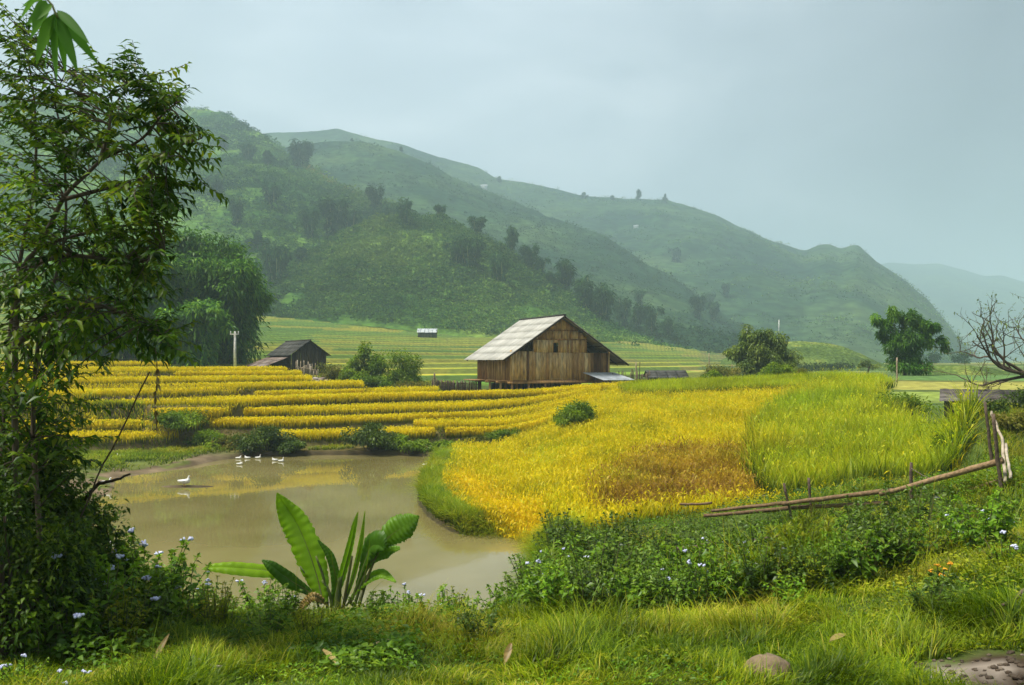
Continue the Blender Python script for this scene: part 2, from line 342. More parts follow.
def ter_end(k, x, y):
    return 1. if TER[k][2] > 9000 else sstep(.0, -.012, x / np.maximum(y, 1) - (TER[k][2] - 512) / F)
def V_far(x, y):
    t = x / np.maximum(y, 1) * F + 512
    z0 = np.interp(t, [0, 250, 420, 600, 1100], [4.5, 4.3, 3.1, 3.0, 2.7])
    zf = np.interp(t, [-300, 180, 260, 350, 470, 620, 720, 800, 900, 1200], [30, 24, 20, 17.5, 13.5, 11.5, 7.5, 5.2, 4.2, 4.0])
    u = np.clip((y - 80) / 185, 0, 1)
    u = u * (.6 + .4 * u)
    raw = z0 + (zf - z0) * u
    n = (fbm(x * .02, y * .02, 3, 2) - .5) * 1.2 * sstep(80, 110, y)
    raw = raw + n
    st = .62
    k = np.floor(raw / st); f = raw / st - k
    zq = (k + sstep(.72, 1.0, f)) * st
    w = sstep(78, 92, y)
    z = raw * (1 - w) + zq * w
    return z, k, f
def hgt(x, y, full=False):
    x = np.asarray(x, float); y = np.asarray(y, float)
    yy = np.maximum(y, 1.)
    wob = (fbm(x * .35, y * .35, 1, 3) - .5)
    pd = pond_dist(x, y)
    # near bank
    N = 3.7 - .125 * y + .18 * np.maximum(0, x - 2) * sstep(-2, 6, y) + wob * .35
    N = N - .05 * np.maximum(0, x - 2) * sstep(17, 26, y)
    # the bank drops away to the pond; at the right a weedy hollow lies before the fence
    pxx = 512 + F * x / np.maximum(y, 3)
    N = N - .34 * np.maximum(0, y - 9.6) * sstep(570, 470, pxx)
    ye = np.interp(pxx, [560, 700, 900, 1000, 1200], [24, 24, 20.6, 17.8, 17])
    N = N - .85 * sstep(10.6, 14., y) * sstep(ye, ye - 3.2, y) * sstep(520, 620, pxx) * sstep(1150, 1000, pxx)
    N = np.where(y < 0, np.minimum(N, 3.75), N)
    # ramp of the right-hand fields
    R = np.interp(y, [18, 24, 35, 45, 55, 65, 72, 80, 130], [.15, .32, .9, 1.4, 1.9, 2.5, 2.9, 3.0, 3.0]) + .045 * np.clip(x, 0, 25) + wob * .1
    R = R - .42 * sstep(-.35, .35, np.where(inside(x, y, F_ORP), 1, -1) * seg_dist(x, y, F_ORP)) * (y < 45)
    # stepped terraces
    S = np.full(x.shape, .25)
    prev = .25
    for k, (z, P, e) in enumerate(TER):
        S = S + (z - prev) * sstep(0, .38, y - Yk(k, x)) * ter_end(k, x, y); prev = z
    w = sstep(.11, -.03, x / yy) 
    Z = R * (1 - w) + S * w
    # right-hand rise with the shed roof
    rb = sstep(.49, .55, x / yy) * sstep(14, 20, y) * sstep(46, 40, y)
    Z = np.maximum(Z, Z * (1 - rb) + rb * (3.35 + wob * .4))
    k = sstep(21.5, 27.5, y - .08 * x)
    Z = N * (1 - k) + Z * k
    vz, kk, ff = V_far(x, y)
    wv = sstep(75, 82, y)
    Z = Z * (1 - wv) + vz * wv
    # pond: steep banks, a gentle muddy shore at the far left
    gentle = sstep(-14, -17.5, x) * sstep(29, 33, y) * sstep(49, 44, y)
    slope = 1.9 * (1 - gentle) + .10 * gentle
    nearb = sstep(23.5, 21, y)
    slope = slope * (1 - nearb) + .5 * nearb
    bank = np.where(pd > 0, .02 + slope * pd + 1.2 * np.maximum(0, pd - 2.2), np.maximum(-.7, .5 * pd))
    bank = bank + wob * .2 * np.clip(pd, 0, 1)
    bank = np.where(pd > 9, 99, bank)
    Z = np.minimum(Z, np.where(y < 60, bank, 99))
    # low mud bar under the goose
    bx, by = G(186, 36.4)
    Z = np.maximum(Z, .05 - .22 * (((x - bx) / 2.3) ** 2 + ((y - by) / .8) ** 2) + wob * .12)
    # behind everything the plain lies flat
    far = sstep(268, 330, y)
    Z = Z * (1 - far) + far * np.minimum(Z, 3.6)
    if full: return Z, pd, w, kk, ff
    return Z
def hz(x, y): return float(hgt(np.array([x]), np.array([y]))[0])
def at(px, d, dz=0.):
    x, y = G(px, d); return np.array([x, y, hz(x, y) + dz])

# field outlines in plan
def poly(pts): return np.array([G(*p) for p in pts])
F_OR = poly([(424, 33.5), (436, 39), (480, 34.5), (492, 30), (548, 27), (546, 24.2), (505, 24.4), (470, 25.8), (440, 28.2)])
F_TAN = poly([(590, 28), (600, 33), (650, 37), (752, 37), (756, 29), (735, 26.5), (640, 26)])
F_GR = poly([(768, 27), (757, 33), (760, 42), (795, 54), (815, 63), (872, 57), (888, 44), (935, 33), (972, 28), (955, 25), (860, 25.6)])
F_GB = poly([(626, 61.5), (620, 67.5), (800, 68), (880, 67), (890, 60), (780, 61)])
F_PEN = poly([(424, 33), (433, 45), (445, 47.5), (500, 50), (560, 54.5), (596, 60), (612, 67), (866, 66), (893, 45), (940, 33), (975, 27.5), (955, 25), (760, 25.6), (640, 24.6), (548, 23.6), (505, 24.2), (470, 25.6), (440, 28)])
F_MUD = np.array([[2.85, 6.0], [3.15, 6.5], [3.6, 6.72], [4.3, 6.5], [4.3, 5.2], [3.2, 5.1]])

def build_ground():
    ts = np.linspace(-1.15, 1.15, 560)
    ys = np.concatenate([np.arange(-8, 4, .5), np.arange(4, 47, .16), np.arange(47, 78, .115), np.arange(78, 275, .42), np.geomspace(275, 9000, 60)])
    T, Y = np.meshgrid(ts, ys); X = T * (Y + 12)
    Z, pd, w, kk, ff = hgt(X, Y, True)
    far = Y > 275
    nC = len(ts); nR = len(ys)
    # base colours
    def c(r, g, b): return np.array([r, g, b])
    n1 = fbm(X * .5, Y * .5, 11, 3)[..., None]; n2 = fbm(X * .08, Y * .08, 21, 3)[..., None]
    col = c(.05, .085, .014) * (1 - n1) + c(.085, .115, .022) * n1                                         # grassy soil
    soil = c(.11, .075, .035) * (1 - n1) + c(.17, .13, .06) * n1
    col = col * 1.0
    # terrace land: olive stubble soil, brown banks
    tt = X / np.maximum(Y, 1) * F + 512
    tz = (sstep(46, 49, Y) * sstep(79, 76, Y) * sstep(900, 860, tt))[..., None]
    col = col * (1 - tz) + (c(.10, .095, .02) * (1 - n1) + c(.16, .12, .035) * n1) * tz
    P = inside(X, Y, F_PEN)[..., None]
    col = np.where(P, c(.09, .085, .015) * (1 - n1) + c(.14, .12, .025) * n1, col)
    gy, gx = np.gradient(Z); dy = np.gradient(ys)[:, None]
    sl = sstep(.35, .9, np.abs(gy) / dy)[..., None] * ((Y > 44) & (Y < 80))[..., None]
    bankc = c(.13, .085, .04) * (1 - n1) + c(.10, .11, .025) * n1
    col = col * (1 - sl * .8) + bankc * sl * .8
    # earth mound on the left terraces
    mx, my = G(118, 53.5); mo = sstep(1.0, .4, ((X - mx) / 2.6) ** 2 + ((Y - my) / 2.6) ** 2 + (n1[..., 0] - .5))[..., None]
    col = col * (1 - mo) + (c(.13, .10, .07) * (1 - n1) + c(.24, .19, .12) * n1) * mo
    # valley fields
    vf = np.maximum(sstep(78, 84, Y), sstep(46, 54, Y) * sstep(870, 905, tt))[..., None]
    fid = kk * 7.13 + np.floor(X / (26 + 9 * np.sin(kk * 2.3)) + kk * .37) * 3.7
    fid = fid + np.where(tt > 700, np.floor((Y + .12 * X) / 9) * 5.17, 0)
    hsh = (np.abs(np.sin(fid * 12.9898) * 43758.5453) % 1)
    pal = np.array([(.10, .21, .025), (.15, .26, .025), (.22, .30, .025), (.32, .34, .03), (.42, .37, .035), (.17, .26, .03), (.34, .33, .04), (.36, .29, .07)])
    sh = np.where(tt < 520, hsh * .62, hsh)
    fc = pal[np.clip((sh * 8).astype(int), 0, 7)] * (.8 + .4 * n1)
    fc = np.where((tt > 700)[..., None], fc * .78 + c(.022, .016, .03), fc)
    edge = sstep(.66, .74, ff) * sstep(1.0, .93, ff)
    fy = ((Y + .12 * X) / 9) % 1; edge = np.maximum(edge, (tt > 700) * sstep(.8, .86, fy))
    fc = fc * (1 - .75 * edge[..., None]) + c(.05, .075, .02) * .75 * edge[..., None]
    col = col * (1 - vf) + fc * vf
    ffar = sstep(270, 340, Y)[..., None]
    col = col * (1 - ffar) + (c(.07, .13, .03) * (1 - n2) + c(.17, .19, .04) * n2) * ffar
    # mud round the pond, bed, footpath puddle
    shore = sstep(.5, .05, pd) * (Y < 60)
    gent = sstep(-13, -16, X) * sstep(29, 33, Y) * sstep(49, 45, Y)
    nm = fbm(X * 1.8, Y * 1.8, 51, 4)[..., None]; mud = c(.075, .052, .026) * (1 - nm) + c(.22, .165, .10) * nm; gm = sstep(.50, .58, fbm(X * .9, Y * .9, 57, 3))[..., None] * (pd > .15)[..., None]; mud = mud * (1 - .8 * gm) + c(.10, .13, .02) * .8 * gm
    sh2 = np.maximum(shore * .85, gent * sstep(3.2, 1.2, pd + 2.5 * (n1[..., 0] - .5)))
    bx, by = G(186, 36.4); sh2 = np.maximum(sh2, sstep(1.6, .9, ((X - bx) / 2.3) ** 2 + ((Y - by) / .9) ** 2))
    sh2 = sh2[..., None]
    mud = mud * (.4 + .6 * np.maximum(gent, sstep(16, 14, Y))[..., None])
    col = col * (1 - sh2) + mud * sh2
    md = np.where(inside(X, Y, F_MUD), -1, 1) * seg_dist(X, Y, F_MUD)
    mm = sstep(.14, -.06, md + (fbm(X * 3, Y * 3, 33, 3) - .5) * .5)[..., None]
    n3 = fbm(X * 4, Y * 4, 31, 3)[..., None]
    col = col * (1 - mm) + (c(.045, .03, .018) * (1 - sstep(.35, .65, n3)) + c(.24, .20, .16) * sstep(.35, .65, n3)) * mm
    V = np.stack([X, Y, Z], -1).reshape(-1, 3)
    i = np.arange(nR - 1)[:, None] * nC + np.arange(nC - 1)[None]
    Q = np.stack([i, i + 1, i + nC + 1, i + nC], -1).reshape(-1, 4)
    mb = MB(); mb.add(V, Q)
    m, nt, out = new_mat('ground_soil')
    b = nd(nt, 'ShaderNodeBsdfPrincipled', Roughness=.95); b.inputs['Specular IOR Level'].default_value = .1
    a = nd(nt, 'ShaderNodeAttribute', attribute_name='Col')
    col1 = mul_noise(nt, a.outputs['Color'], 1.3, .7, 1.3, 'Object', 8)
    nt.links.new(col1, b.inputs['Base Color'])
    tc = nd(nt, 'ShaderNodeTexCoord'); n2_ = nd(nt, 'ShaderNodeTexNoise'); n2_.inputs['Scale'].default_value = 5; n2_.inputs['Detail'].default_value = 8; nt.links.new(tc.outputs['Object'], n2_.inputs['Vector'])
    bp = nd(nt, 'ShaderNodeBump'); bp.inputs['Strength'].default_value = .5; bp.inputs['Distance'].default_value = .08; nt.links.new(n2_.outputs[0], bp.inputs['Height']); nt.links.new(bp.outputs[0], b.inputs['Normal'])
    nt.links.new(b.outputs[0], out.inputs[0])
    me = mb.mesh('ground', m, smooth=True)
    ca = me.color_attributes.new('Col', 'FLOAT_COLOR', 'POINT')
    rgba = np.concatenate([col.reshape(-1, 3), np.ones((nC * nR, 1))], 1)
    ca.data.foreach_set('color', rgba.astype(np.float32).ravel())
    o = bpy.data.objects.new('ground', me); C.objects.link(o); o['kind'] = 'structure'
    o['label'] = 'terraced valley floor with grassy banks, field steps and muddy shore'
build_ground()

def build_water():
    mb = MB()
    mb.add([(-26, 14, 0), (4, 14, 0), (4, 53, 0), (-26, 53, 0)], [[0, 1, 2, 3]])
    m, nt, out = new_mat('muddy_water')
    b = nd(nt, 'ShaderNodeBsdfPrincipled', Roughness=.035); b.inputs['IOR'].default_value = 1.33
    tc = nd(nt, 'ShaderNodeTexCoord')
    n = nd(nt, 'ShaderNodeTexNoise'); n.inputs['Scale'].default_value = .16; n.inputs['Detail'].default_value = 4; nt.links.new(tc.outputs['Object'], n.inputs['Vector'])
    r = ramp(nt, [(.145, .125, .040), (.225, .19, .075)], [.35, .65]); nt.links.new(n.outputs[0], r.inputs[0]); nt.links.new(r.outputs[0], b.inputs['Base Color'])
    n2 = nd(nt, 'ShaderNodeTexNoise'); n2.inputs['Scale'].default_value = 3.2; n2.inputs['Detail'].default_value = 3
    mp = nd(nt, 'ShaderNodeMapping'); mp.inputs['Scale'].default_value = (1, .55, 1); nt.links.new(tc.outputs['Object'], mp.inputs[0]); nt.links.new(mp.outputs[0], n2.inputs['Vector'])
    bp = nd(nt, 'ShaderNodeBump'); bp.inputs['Strength'].default_value = .04; bp.inputs['Distance'].default_value = .02; nt.links.new(n2.outputs[0], bp.inputs['Height']); nt.links.new(bp.outputs[0], b.inputs['Normal'])
    nt.links.new(b.outputs[0], out.inputs[0])
    o = bpy.data.objects.new('pond_water', mb.mesh('pond_water', m)); C.objects.link(o); o['kind'] = 'structure'
    o['label'] = 'still brown pond water mirroring the yellow terraces'
build_water()

# ------------------------------------------------------------------ hills
HM = {}
def hill_mat(name, cols, scale, lines=0.):
    m, nt, out = new_mat(name); b = nd(nt, 'ShaderNodeBsdfDiffuse')
    tc = nd(nt, 'ShaderNodeTexCoord')
    n = nd(nt, 'ShaderNodeTexNoise'); n.inputs['Scale'].default_value = scale; n.inputs['Detail'].default_value = 9; n.inputs['Roughness'].default_value = .62; nt.links.new(tc.outputs['Object'], n.inputs['Vector'])
    r = ramp(nt, cols, [.30, .42, .50, .57, .66, .76][:len(cols)]); nt.links.new(n.outputs[0], r.inputs[0])
    col = mul_noise(nt, r.outputs[0], scale * 16, .5, 1.5, 'Object', 8)
    nt.links.new(col, b.inputs[0])
    n2 = nd(nt, 'ShaderNodeTexNoise'); n2.inputs['Scale'].default_value = scale * 9; n2.inputs['Detail'].default_value = 6; nt.links.new(tc.outputs['Object'], n2.inputs['Vector'])
    bp = nd(nt, 'ShaderNodeBump'); bp.inputs['Strength'].default_value = .8; bp.inputs['Distance'].default_value = 1.2; nt.links.new(n2.outputs[0], bp.inputs['Height']); nt.links.new(bp.outputs[0], b.inputs['Normal'])
    nt.links.new(b.outputs[0], out.inputs[0]); return m
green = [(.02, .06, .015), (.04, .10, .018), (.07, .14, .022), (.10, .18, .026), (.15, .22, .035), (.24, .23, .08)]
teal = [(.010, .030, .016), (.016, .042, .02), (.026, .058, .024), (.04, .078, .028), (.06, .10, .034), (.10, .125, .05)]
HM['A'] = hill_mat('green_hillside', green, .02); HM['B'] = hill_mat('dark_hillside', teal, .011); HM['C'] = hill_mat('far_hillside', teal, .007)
class Hill:
    def __init__(s, ridge, Df, Dr, zf, amp, freq, seed, p=.85, gul=0., rj=1.):
        R = np.array(ridge, float); s.R = R; s.Df = Df; s.Dr = Dr; s.zf = zf; s.amp = amp; s.freq = freq; s.seed = seed; s.p = p; s.gul = gul; s.rj = rj
        # smooth ridge line
        s.px = np.linspace(R[0, 0], R[-1, 0], 900); q = np.interp(s.px, R[:, 0], R[:, 1])
        k = np.hanning(19); k /= k.sum(); s.py = np.convolve(np.pad(q, 9, 'edge'), k, 'valid')
    def lim(s, f, t): return np.interp(t, [a for a, b in f], [b for a, b in f]) if isinstance(f, list) else np.full(np.shape(t), float(f))
    def surf(s, t, u):
        dr = s.lim(s.Dr, t); df = s.lim(s.Df, t); zr = H - (np.interp(t, s.px, s.py) - HZ) * dr / F
        zf = s.lim(s.zf, t)
        y = df + (dr - df) * u
        x = (t - 512) / F * y
        uu = np.where(u <= 1, u, 2 - u)
        pr = np.sign(uu) * np.abs(uu) ** s.p
        bell = np.clip(uu, 0, 1) * np.clip(1.12 - uu, 0, 1) * 4
        n = (fbm(x * s.freq, y * s.freq, s.seed, 5) - .5) * 2
        g = (np.abs(fbm(x * s.freq * 1.1 + 40, y * s.freq * .35, s.seed + 9, 3) - .5)) * 2
        z = zf + (zr - zf) * pr + s.amp * bell * n - s.gul * bell * (.35 - g)
        z = z + s.rj * (fbm(x * s.freq * 8, y * s.freq * 8, s.seed + 3, 3) - .5) * 2 * np.clip(uu * 3, 0, 1)
        return x, y, z
    def build(s, name, mat, label, nt=420, nu=150):
        T, U = np.meshgrid(np.linspace(s.R[0, 0], s.R[-1, 0], nt), np.concatenate([np.linspace(0, 1, nu), np.linspace(1, 1.6, nu // 4)[1:]]))
        x, y, z = s.surf(T, U)
        nR, nC = T.shape
        i = np.arange(nR - 1)[:, None] * nC + np.arange(nC - 1)[None]
        mb = MB(); mb.add(np.stack([x, y, z], -1).reshape(-1, 3), np.stack([i, i + 1, i + nC + 1, i + nC], -1).reshape(-1, 4))
        o = bpy.data.objects.new(name, mb.mesh(name, mat, smooth=True)); C.objects.link(o)
        o['kind'] = 'structure'; o['label'] = label
    def find(s, px, py):
        """point of the hillside that stands at row py in column px"""
        u = np.linspace(.0, 1, 600); x, y, z = s.surf(np.full(600, float(px)), u)
        r = HZ - (z - H) * F / y
        vis = r <= np.minimum.accumulate(r) + .5
        k = np.argmin(np.abs(r - py) + np.where(vis, 0, 50)); return np.array([x[k], y[k], z[k]])
zfoot = [(-300, 26), (180, 21), (260, 18), (350, 16), (470, 12), (620, 9), (720, 6), (800, 4), (900, 3), (1300, 3)]
A1 = Hill([(-420, 40), (-200, 70), (0, 95), (100, 100), (160, 104), (180, 107), (196, 107), (215, 112), (229, 115), (248, 126), (262, 131), (280, 146), (298, 161), (320, 174), (345, 187), (364, 198), (384, 207), (415, 213), (460, 236), (520, 262), (560, 300), (600, 350)],
          [(-300, 290), (420, 270), (600, 290)], [(-300, 760), (200, 690), (300, 540), (420, 400), (600, 350)], zfoot, 7, .012, 1, p=.9, gul=8)
A2 = Hill([(200, 330), (250, 300), (300, 262), (340, 232), (384, 214), (410, 211), (444, 214), (467, 226), (495, 240), (514, 254), (554, 281), (588, 309), (618, 329), (650, 342), (690, 352), (730, 366)],
          [(200, 258), (470, 250), (620, 240), (730, 250)], [(200, 300), (300, 330), (420, 350), (620, 300), (730, 280)], zfoot, 4.5, .018, 4, p=.95, gul=4)
B = Hill([(200, 170), (270, 152), (306, 145), (335, 141), (357, 140), (379, 143), (397, 148), (433, 164), (450, 176), (484, 190), (534, 207), (568, 221), (601, 234), (635, 254), (669, 273), (695, 290), (720, 308), (760, 330), (800, 346), (850, 362), (880, 372)],
         [(200, 420), (620, 320), (800, 300), (880, 310)], [(200, 760), (500, 740), (700, 560), (800, 430), (880, 380)], zfoot, 9, .007, 8, p=.95, gul=8, rj=1.5)
Ch = Hill([(180, 150), (240, 138), (300, 133), (339, 128), (364, 136), (394, 141), (420, 150), (450, 160), (480, 170), (497, 180), (534, 187), (568, 195), (588, 198), (628, 200), (665, 201), (685, 206), (720, 217), (763, 238), (785, 248), (804, 254), (820, 248), (830, 246.5), (841, 251), (852, 246), (861, 248), (877, 262), (902, 278), (928, 300), (947, 322), (962, 341), (980, 360), (1010, 374)],
         [(180, 700), (620, 520), (800, 430), (900, 440), (1000, 520)], [(180, 1150), (600, 1150), (850, 1000), (960, 800), (1010, 740)], 3., 16, .0042, 12, p=.9, gul=16, rj=2.)
D = Hill([(760, 320), (820, 285), (860, 268), (887, 262), (921, 263), (940, 262), (962, 268), (985, 276), (1004, 276), (1024, 281), (1100, 300), (1200, 310), (1400, 330)], 1500, 2500, 2., 30, .002, 20, p=.9, gul=25, rj=3)
E = Hill([(-700, -40), (-300, -10), (-100, 20), (0, 52), (60, 60), (120, 66), (165, 74), (200, 86), (235, 108), (270, 128), (320, 150), (380, 170)], 620, 900, 10., 15, .006, 25, p=.9, gul=15, rj=2)
MND = Hill([(700, 372), (735, 352), (760, 344), (795, 341.5), (825, 342.5), (845, 347), (862, 354), (878, 362), (900, 368)], 178, 196, 2.6, .3, .05, 30, p=.55, rj=.15)
MN2 = Hill([(900, 372), (920, 366.5), (945, 364.5), (970, 365), (990, 368), (1010, 372)], 125, 132, 2.4, .2, .05, 33, p=.5, rj=.1)
A1.build('hill', HM['A'], 'tall misty green hill at the left with trees along its crest')
A2.build('hill', HM['A'], 'nearer green shrubby shoulder of the hill behind the barn')
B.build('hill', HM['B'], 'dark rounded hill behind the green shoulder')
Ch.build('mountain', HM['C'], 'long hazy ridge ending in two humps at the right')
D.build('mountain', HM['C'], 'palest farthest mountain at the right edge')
HM['M'] = hill_mat('grassy_mound', [(.05, .085, .02), (.07, .11, .025), (.09, .14, .03), (.13, .18, .035), (.22, .24, .05), (.26, .25, .06)], .12)
MND.build('grassy_mound', HM['M'], 'low grassy mound on the valley floor behind the two trees', 120, 40)
MN2.build('grassy_mound', HM['M'], 'small bright grassy mound right of the bamboo', 80, 30)

def shrub_cover(hill, n, tlim, size, leafs, name, label, mat, umin=.02, thr=(.38, .60), sd=77, fq=.03):
    t = rng.uniform(tlim[0], tlim[1], n * 2); u = umin + (1.0 - umin) * rng.random(n * 2) ** .9
    x, y, z = hill.surf(t, u)
    keep = fbm(x * fq, y * fq, sd, 3) > rng.uniform(thr[0], thr[1], n * 2)
    keep &= z > hgt(x, y) - .5
    x, y, z, u = x[keep][:n], y[keep][:n], z[keep][:n], u[keep][:n]; n = len(x)
    sz = size * (.4 + 1.5 * rng.random(n) ** 3.5)
    c = np.stack([x, y, z + sz * .3], 1).repeat(leafs, 0); s = sz.repeat(leafs)
    d = sph(n * leafs); d[:, 2] = np.abs(d[:, 2]) * .9 - .15
    P = c + d * s[:, None] * np.array([1, 1, .85]) * (.5 + .5 * rng.random((n * leafs, 1)))
    D = d + rng.normal(0, .7, d.shape)
    mb = MB()
    rb = np.clip(.45 + (fbm(x * .022, y * .022, 55, 3) - .5) * 2.3 + rng.normal(0, .18, n), 0, 1).repeat(leafs)
    leaves(mb, P, D, s * rng.uniform(.3, .62, n * leafs), s * rng.uniform(.2, .42, n * leafs), np.clip(rb + rng.normal(0, .12, n * leafs), 0, 1), detail=False, droop=.2)
    obj(name, mb, mat, label, 'shrubs', kind='stuff')
shrub_cover(A2, 9000, (230, 700), 1.6, 26, 'hill_shrub_cover', 'patches of taller shrubs on the green shoulder behind the barn', M['hill_shrub'])
shrub_cover(A2, 24000, (225, 710), 1.15, 13, 'hill_shrub_cover', 'low scrub covering the whole green shoulder behind the barn', M['hill_shrub'], thr=(.30, .52), sd=91, fq=.045)
shrub_cover(A1, 9000, (-150, 440), 2.3, 22, 'hill_shrub_cover', 'shrubs and small trees covering the tall left hill', M['hill_shrub'])
shrub_cover(A1, 16000, (-150, 440), 1.6, 13, 'hill_shrub_cover', 'low scrub between the shrubs of the tall left hill', M['hill_shrub'], thr=(.30, .52), sd=91, fq=.03)
shrub_cover(A1, 1400, (303, 374), .9, 10, 'crest_grass', 'pale tall grass along the crest of the left hill', M['bush_brown'], umin=.93, thr=(.1, .4))
shrub_cover(B, 9000, (280, 850), 1.9, 8, 'hill_shrub_cover', 'dark scrub covering the rounded hill', M['hill_scrub'], thr=(.3, .62))
shrub_cover(Ch, 9000, (320, 980), 2.3, 7, 'hill_shrub_cover', 'scrub covering the long hazy ridge', M['hill_shrub'], thr=(.35, .62))
shrub_cover(MND, 500, (735, 870), .5, 10, 'mound_grass_tufts', 'grass tufts on the low mound', M['edge_grass'])
# ------------------------------------------------------------------ rice and grass (uncountable)
def scatter(n, x0, x1, y0, y1): return rng.uniform(x0, x1, n), rng.uniform(y0, y1, n)
def rice(name, x, y, h, mat, label, w=.035, bend=.45, nseg=2, hj=.12, rb=None, cat='rice', heads=0., pa=.2):
    z = hgt(x, y); n = len(x)
    mb = MB()
    patch = fbm(x * .6, y * .6, 41, 3)
    hh = h * (1 + hj * (rng.random(n) - .5) * 2) * (1 - pa * .5 + pa * patch)
    # wind and weight lean whole tufts the same way
    az = 6.283 * fbm(x * 1.1, y * 1.1, 43, 2) * 2 + rng.normal(0, 1.6, n)
    r = np.clip(.5 + (fbm(x * .35, y * .35, 47, 3) - .5) * 1.5 + rng.normal(0, .22, n), 0, 1) if rb is None else np.clip(rb + rng.normal(0, .2, n), 0, 1)
    blades(mb, np.stack([x, y, z - .04], 1), hh, w * (.7 + .6 * rng.random(n)), bend * (.4 + 1.1 * rng.random(n)), nseg, az, r, taper=2.2)
    if heads:                                   # drooping ripe heads
        k = rng.random(n) < heads; m = k.sum(); zz = z[k] + hh[k] * rng.uniform(.72, .98, m)
        P = np.stack([x[k] + rng.normal(0, .04, m), y[k] + rng.normal(0, .04, m), zz], 1); D = rng.normal(0, 1, (m, 3)); D[:, 2] = rng.normal(-.35, .4, m)
        leaves(mb, P, D, .15 * rng.uniform(.7, 1.3, m), w * 1.15 * rng.uniform(.8, 1.4, m), np.clip(r[k] + .15, 0, 1), droop=.5, detail=False)
        mb.v[-1] = np.ones(m * 4)
    return obj(name, mb, mat, label, cat, kind='stuff')

tl = ['lowest strip of ripe rice above the pond bank', 'short rice strip starting right of the two pond shrubs', 'second full strip of yellow rice above the pond',
      'third strip of yellow rice above the pond', 'widest strip of yellow rice, running on in front of the barn', 'thin rice strip ending just left of the barn',
      'rice strip ending at the big bush beside the dark hut', 'rice strip just below the dark hut', 'narrow rice strip in front of the dark hut', 'top rice strip reaching the dark hut', 'highest small rice strip by the bamboo clumps']
for k in range(len(TER)):
    xl, xr = -62., 12.
    n0 = 44000 if k in (4,) else 26000
    x = rng.uniform(xl, xr, n0); ya = Yk(k, x) + .22
    yb = (Yk(k + 1, x) if k + 1 < len(TER) else np.full(n0, 79.)) - .10
    # where the next terrace has ended this one runs on a little
    if k + 1 < len(TER) and TER[k + 1][2] < 9000:
        e = ter_end(k + 1, x, yb + .5); yb = np.where(e < .5, np.minimum(ya + 6, 79), yb)
    if k == 4: yb = np.where(x > -6, np.minimum(yb, ya + 2.6), yb)
    ok = yb > ya + .15
    # more stalks in the front rows, whose flank shows
    y = ya + (yb - ya) * rng.random(n0) ** 1.6
    px = 512 + F * x / y
    ok &= px < (TER[k][2] - 2 if TER[k][2] < 9000 else (632 if k == 4 else np.interp(y, [48, 52, 54, 60], [492, 505, 560, 600])))
    ok &= ter_end(k, x, y) > .7
    if k in (0,): ok &= ~((px > 140) & (px < 262)) & ((px > 262) | (px < 145))
    if k in (1, 2): ok &= px > 136
    if k == 3: ok &= px > 128 - 40 * rng.random(n0)
    if k == 1: ok &= px > 414
    if len(x[ok]) < 50: continue
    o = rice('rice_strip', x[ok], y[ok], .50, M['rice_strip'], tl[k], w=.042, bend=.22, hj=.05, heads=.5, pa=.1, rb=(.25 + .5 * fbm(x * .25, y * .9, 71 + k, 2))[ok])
# greener strip at the far left below the earth mound
x = rng.uniform(-30, -17, 6000); y = Yk(0, x) + .3 + 1.6 * rng.random(6000); px = 512 + F * x / y
rice('rice_strip', x[px < 143], y[px < 143], .5, M['rice_green'], 'short greenish rice strip below the earth mound at the left', w=.05, bend=.3)

def field(name, outline, n, h, mat, label, excl=(), ypow=1.3, **kw):
    lo, hi = outline.min(0), outline.max(0)
    x = rng.uniform(lo[0], hi[0], n); y = lo[1] + (hi[1] - lo[1]) * rng.random(n) ** ypow
    jj = rng.normal(0, .45, n); ok = inside(x + jj, y + jj, outline)
    jx, jy = x + (fbm(x * .5, y * .5, 61) - .5) * 3 + rng.normal(0, .7, n), y + (fbm(x * .5, y * .5, 63) - .5) * 4 + rng.normal(0, 1.0, n)
    for e in excl: ok &= ~inside(jx, jy, e)
    ok &= pond_dist(x, y) > .95
    return rice(name, x[ok], y[ok], h, mat, label, **kw)
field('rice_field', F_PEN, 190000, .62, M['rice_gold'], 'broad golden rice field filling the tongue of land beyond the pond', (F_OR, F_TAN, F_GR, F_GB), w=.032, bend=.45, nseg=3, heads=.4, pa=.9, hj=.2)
field('rice_field', F_OR, 34000, .52, M['rice_orange'], 'orange ripe rice plot on the rounded tip beside the pond', (), w=.03, bend=.4, nseg=3, heads=.5)
field('rice_field', F_TAN, 30000, .62, M['rice_tan'], 'flattened brownish dry rice in the middle of the golden field', (F_GR,), w=.03, bend=.9, nseg=3, heads=.3, pa=1.2, hj=.3)
field('rice_field', F_GR, 85000, 1.5, M['rice_green'], 'tall green rice plot behind the pole fence', (), w=.036, bend=.38, nseg=3, hj=.25, heads=.12, pa=.7)
field('rice_field', F_GB, 30000, .92, M['rice_green'], 'tall green rice strip right of the barn', (), w=.05, bend=.35, nseg=2, rb=.42)

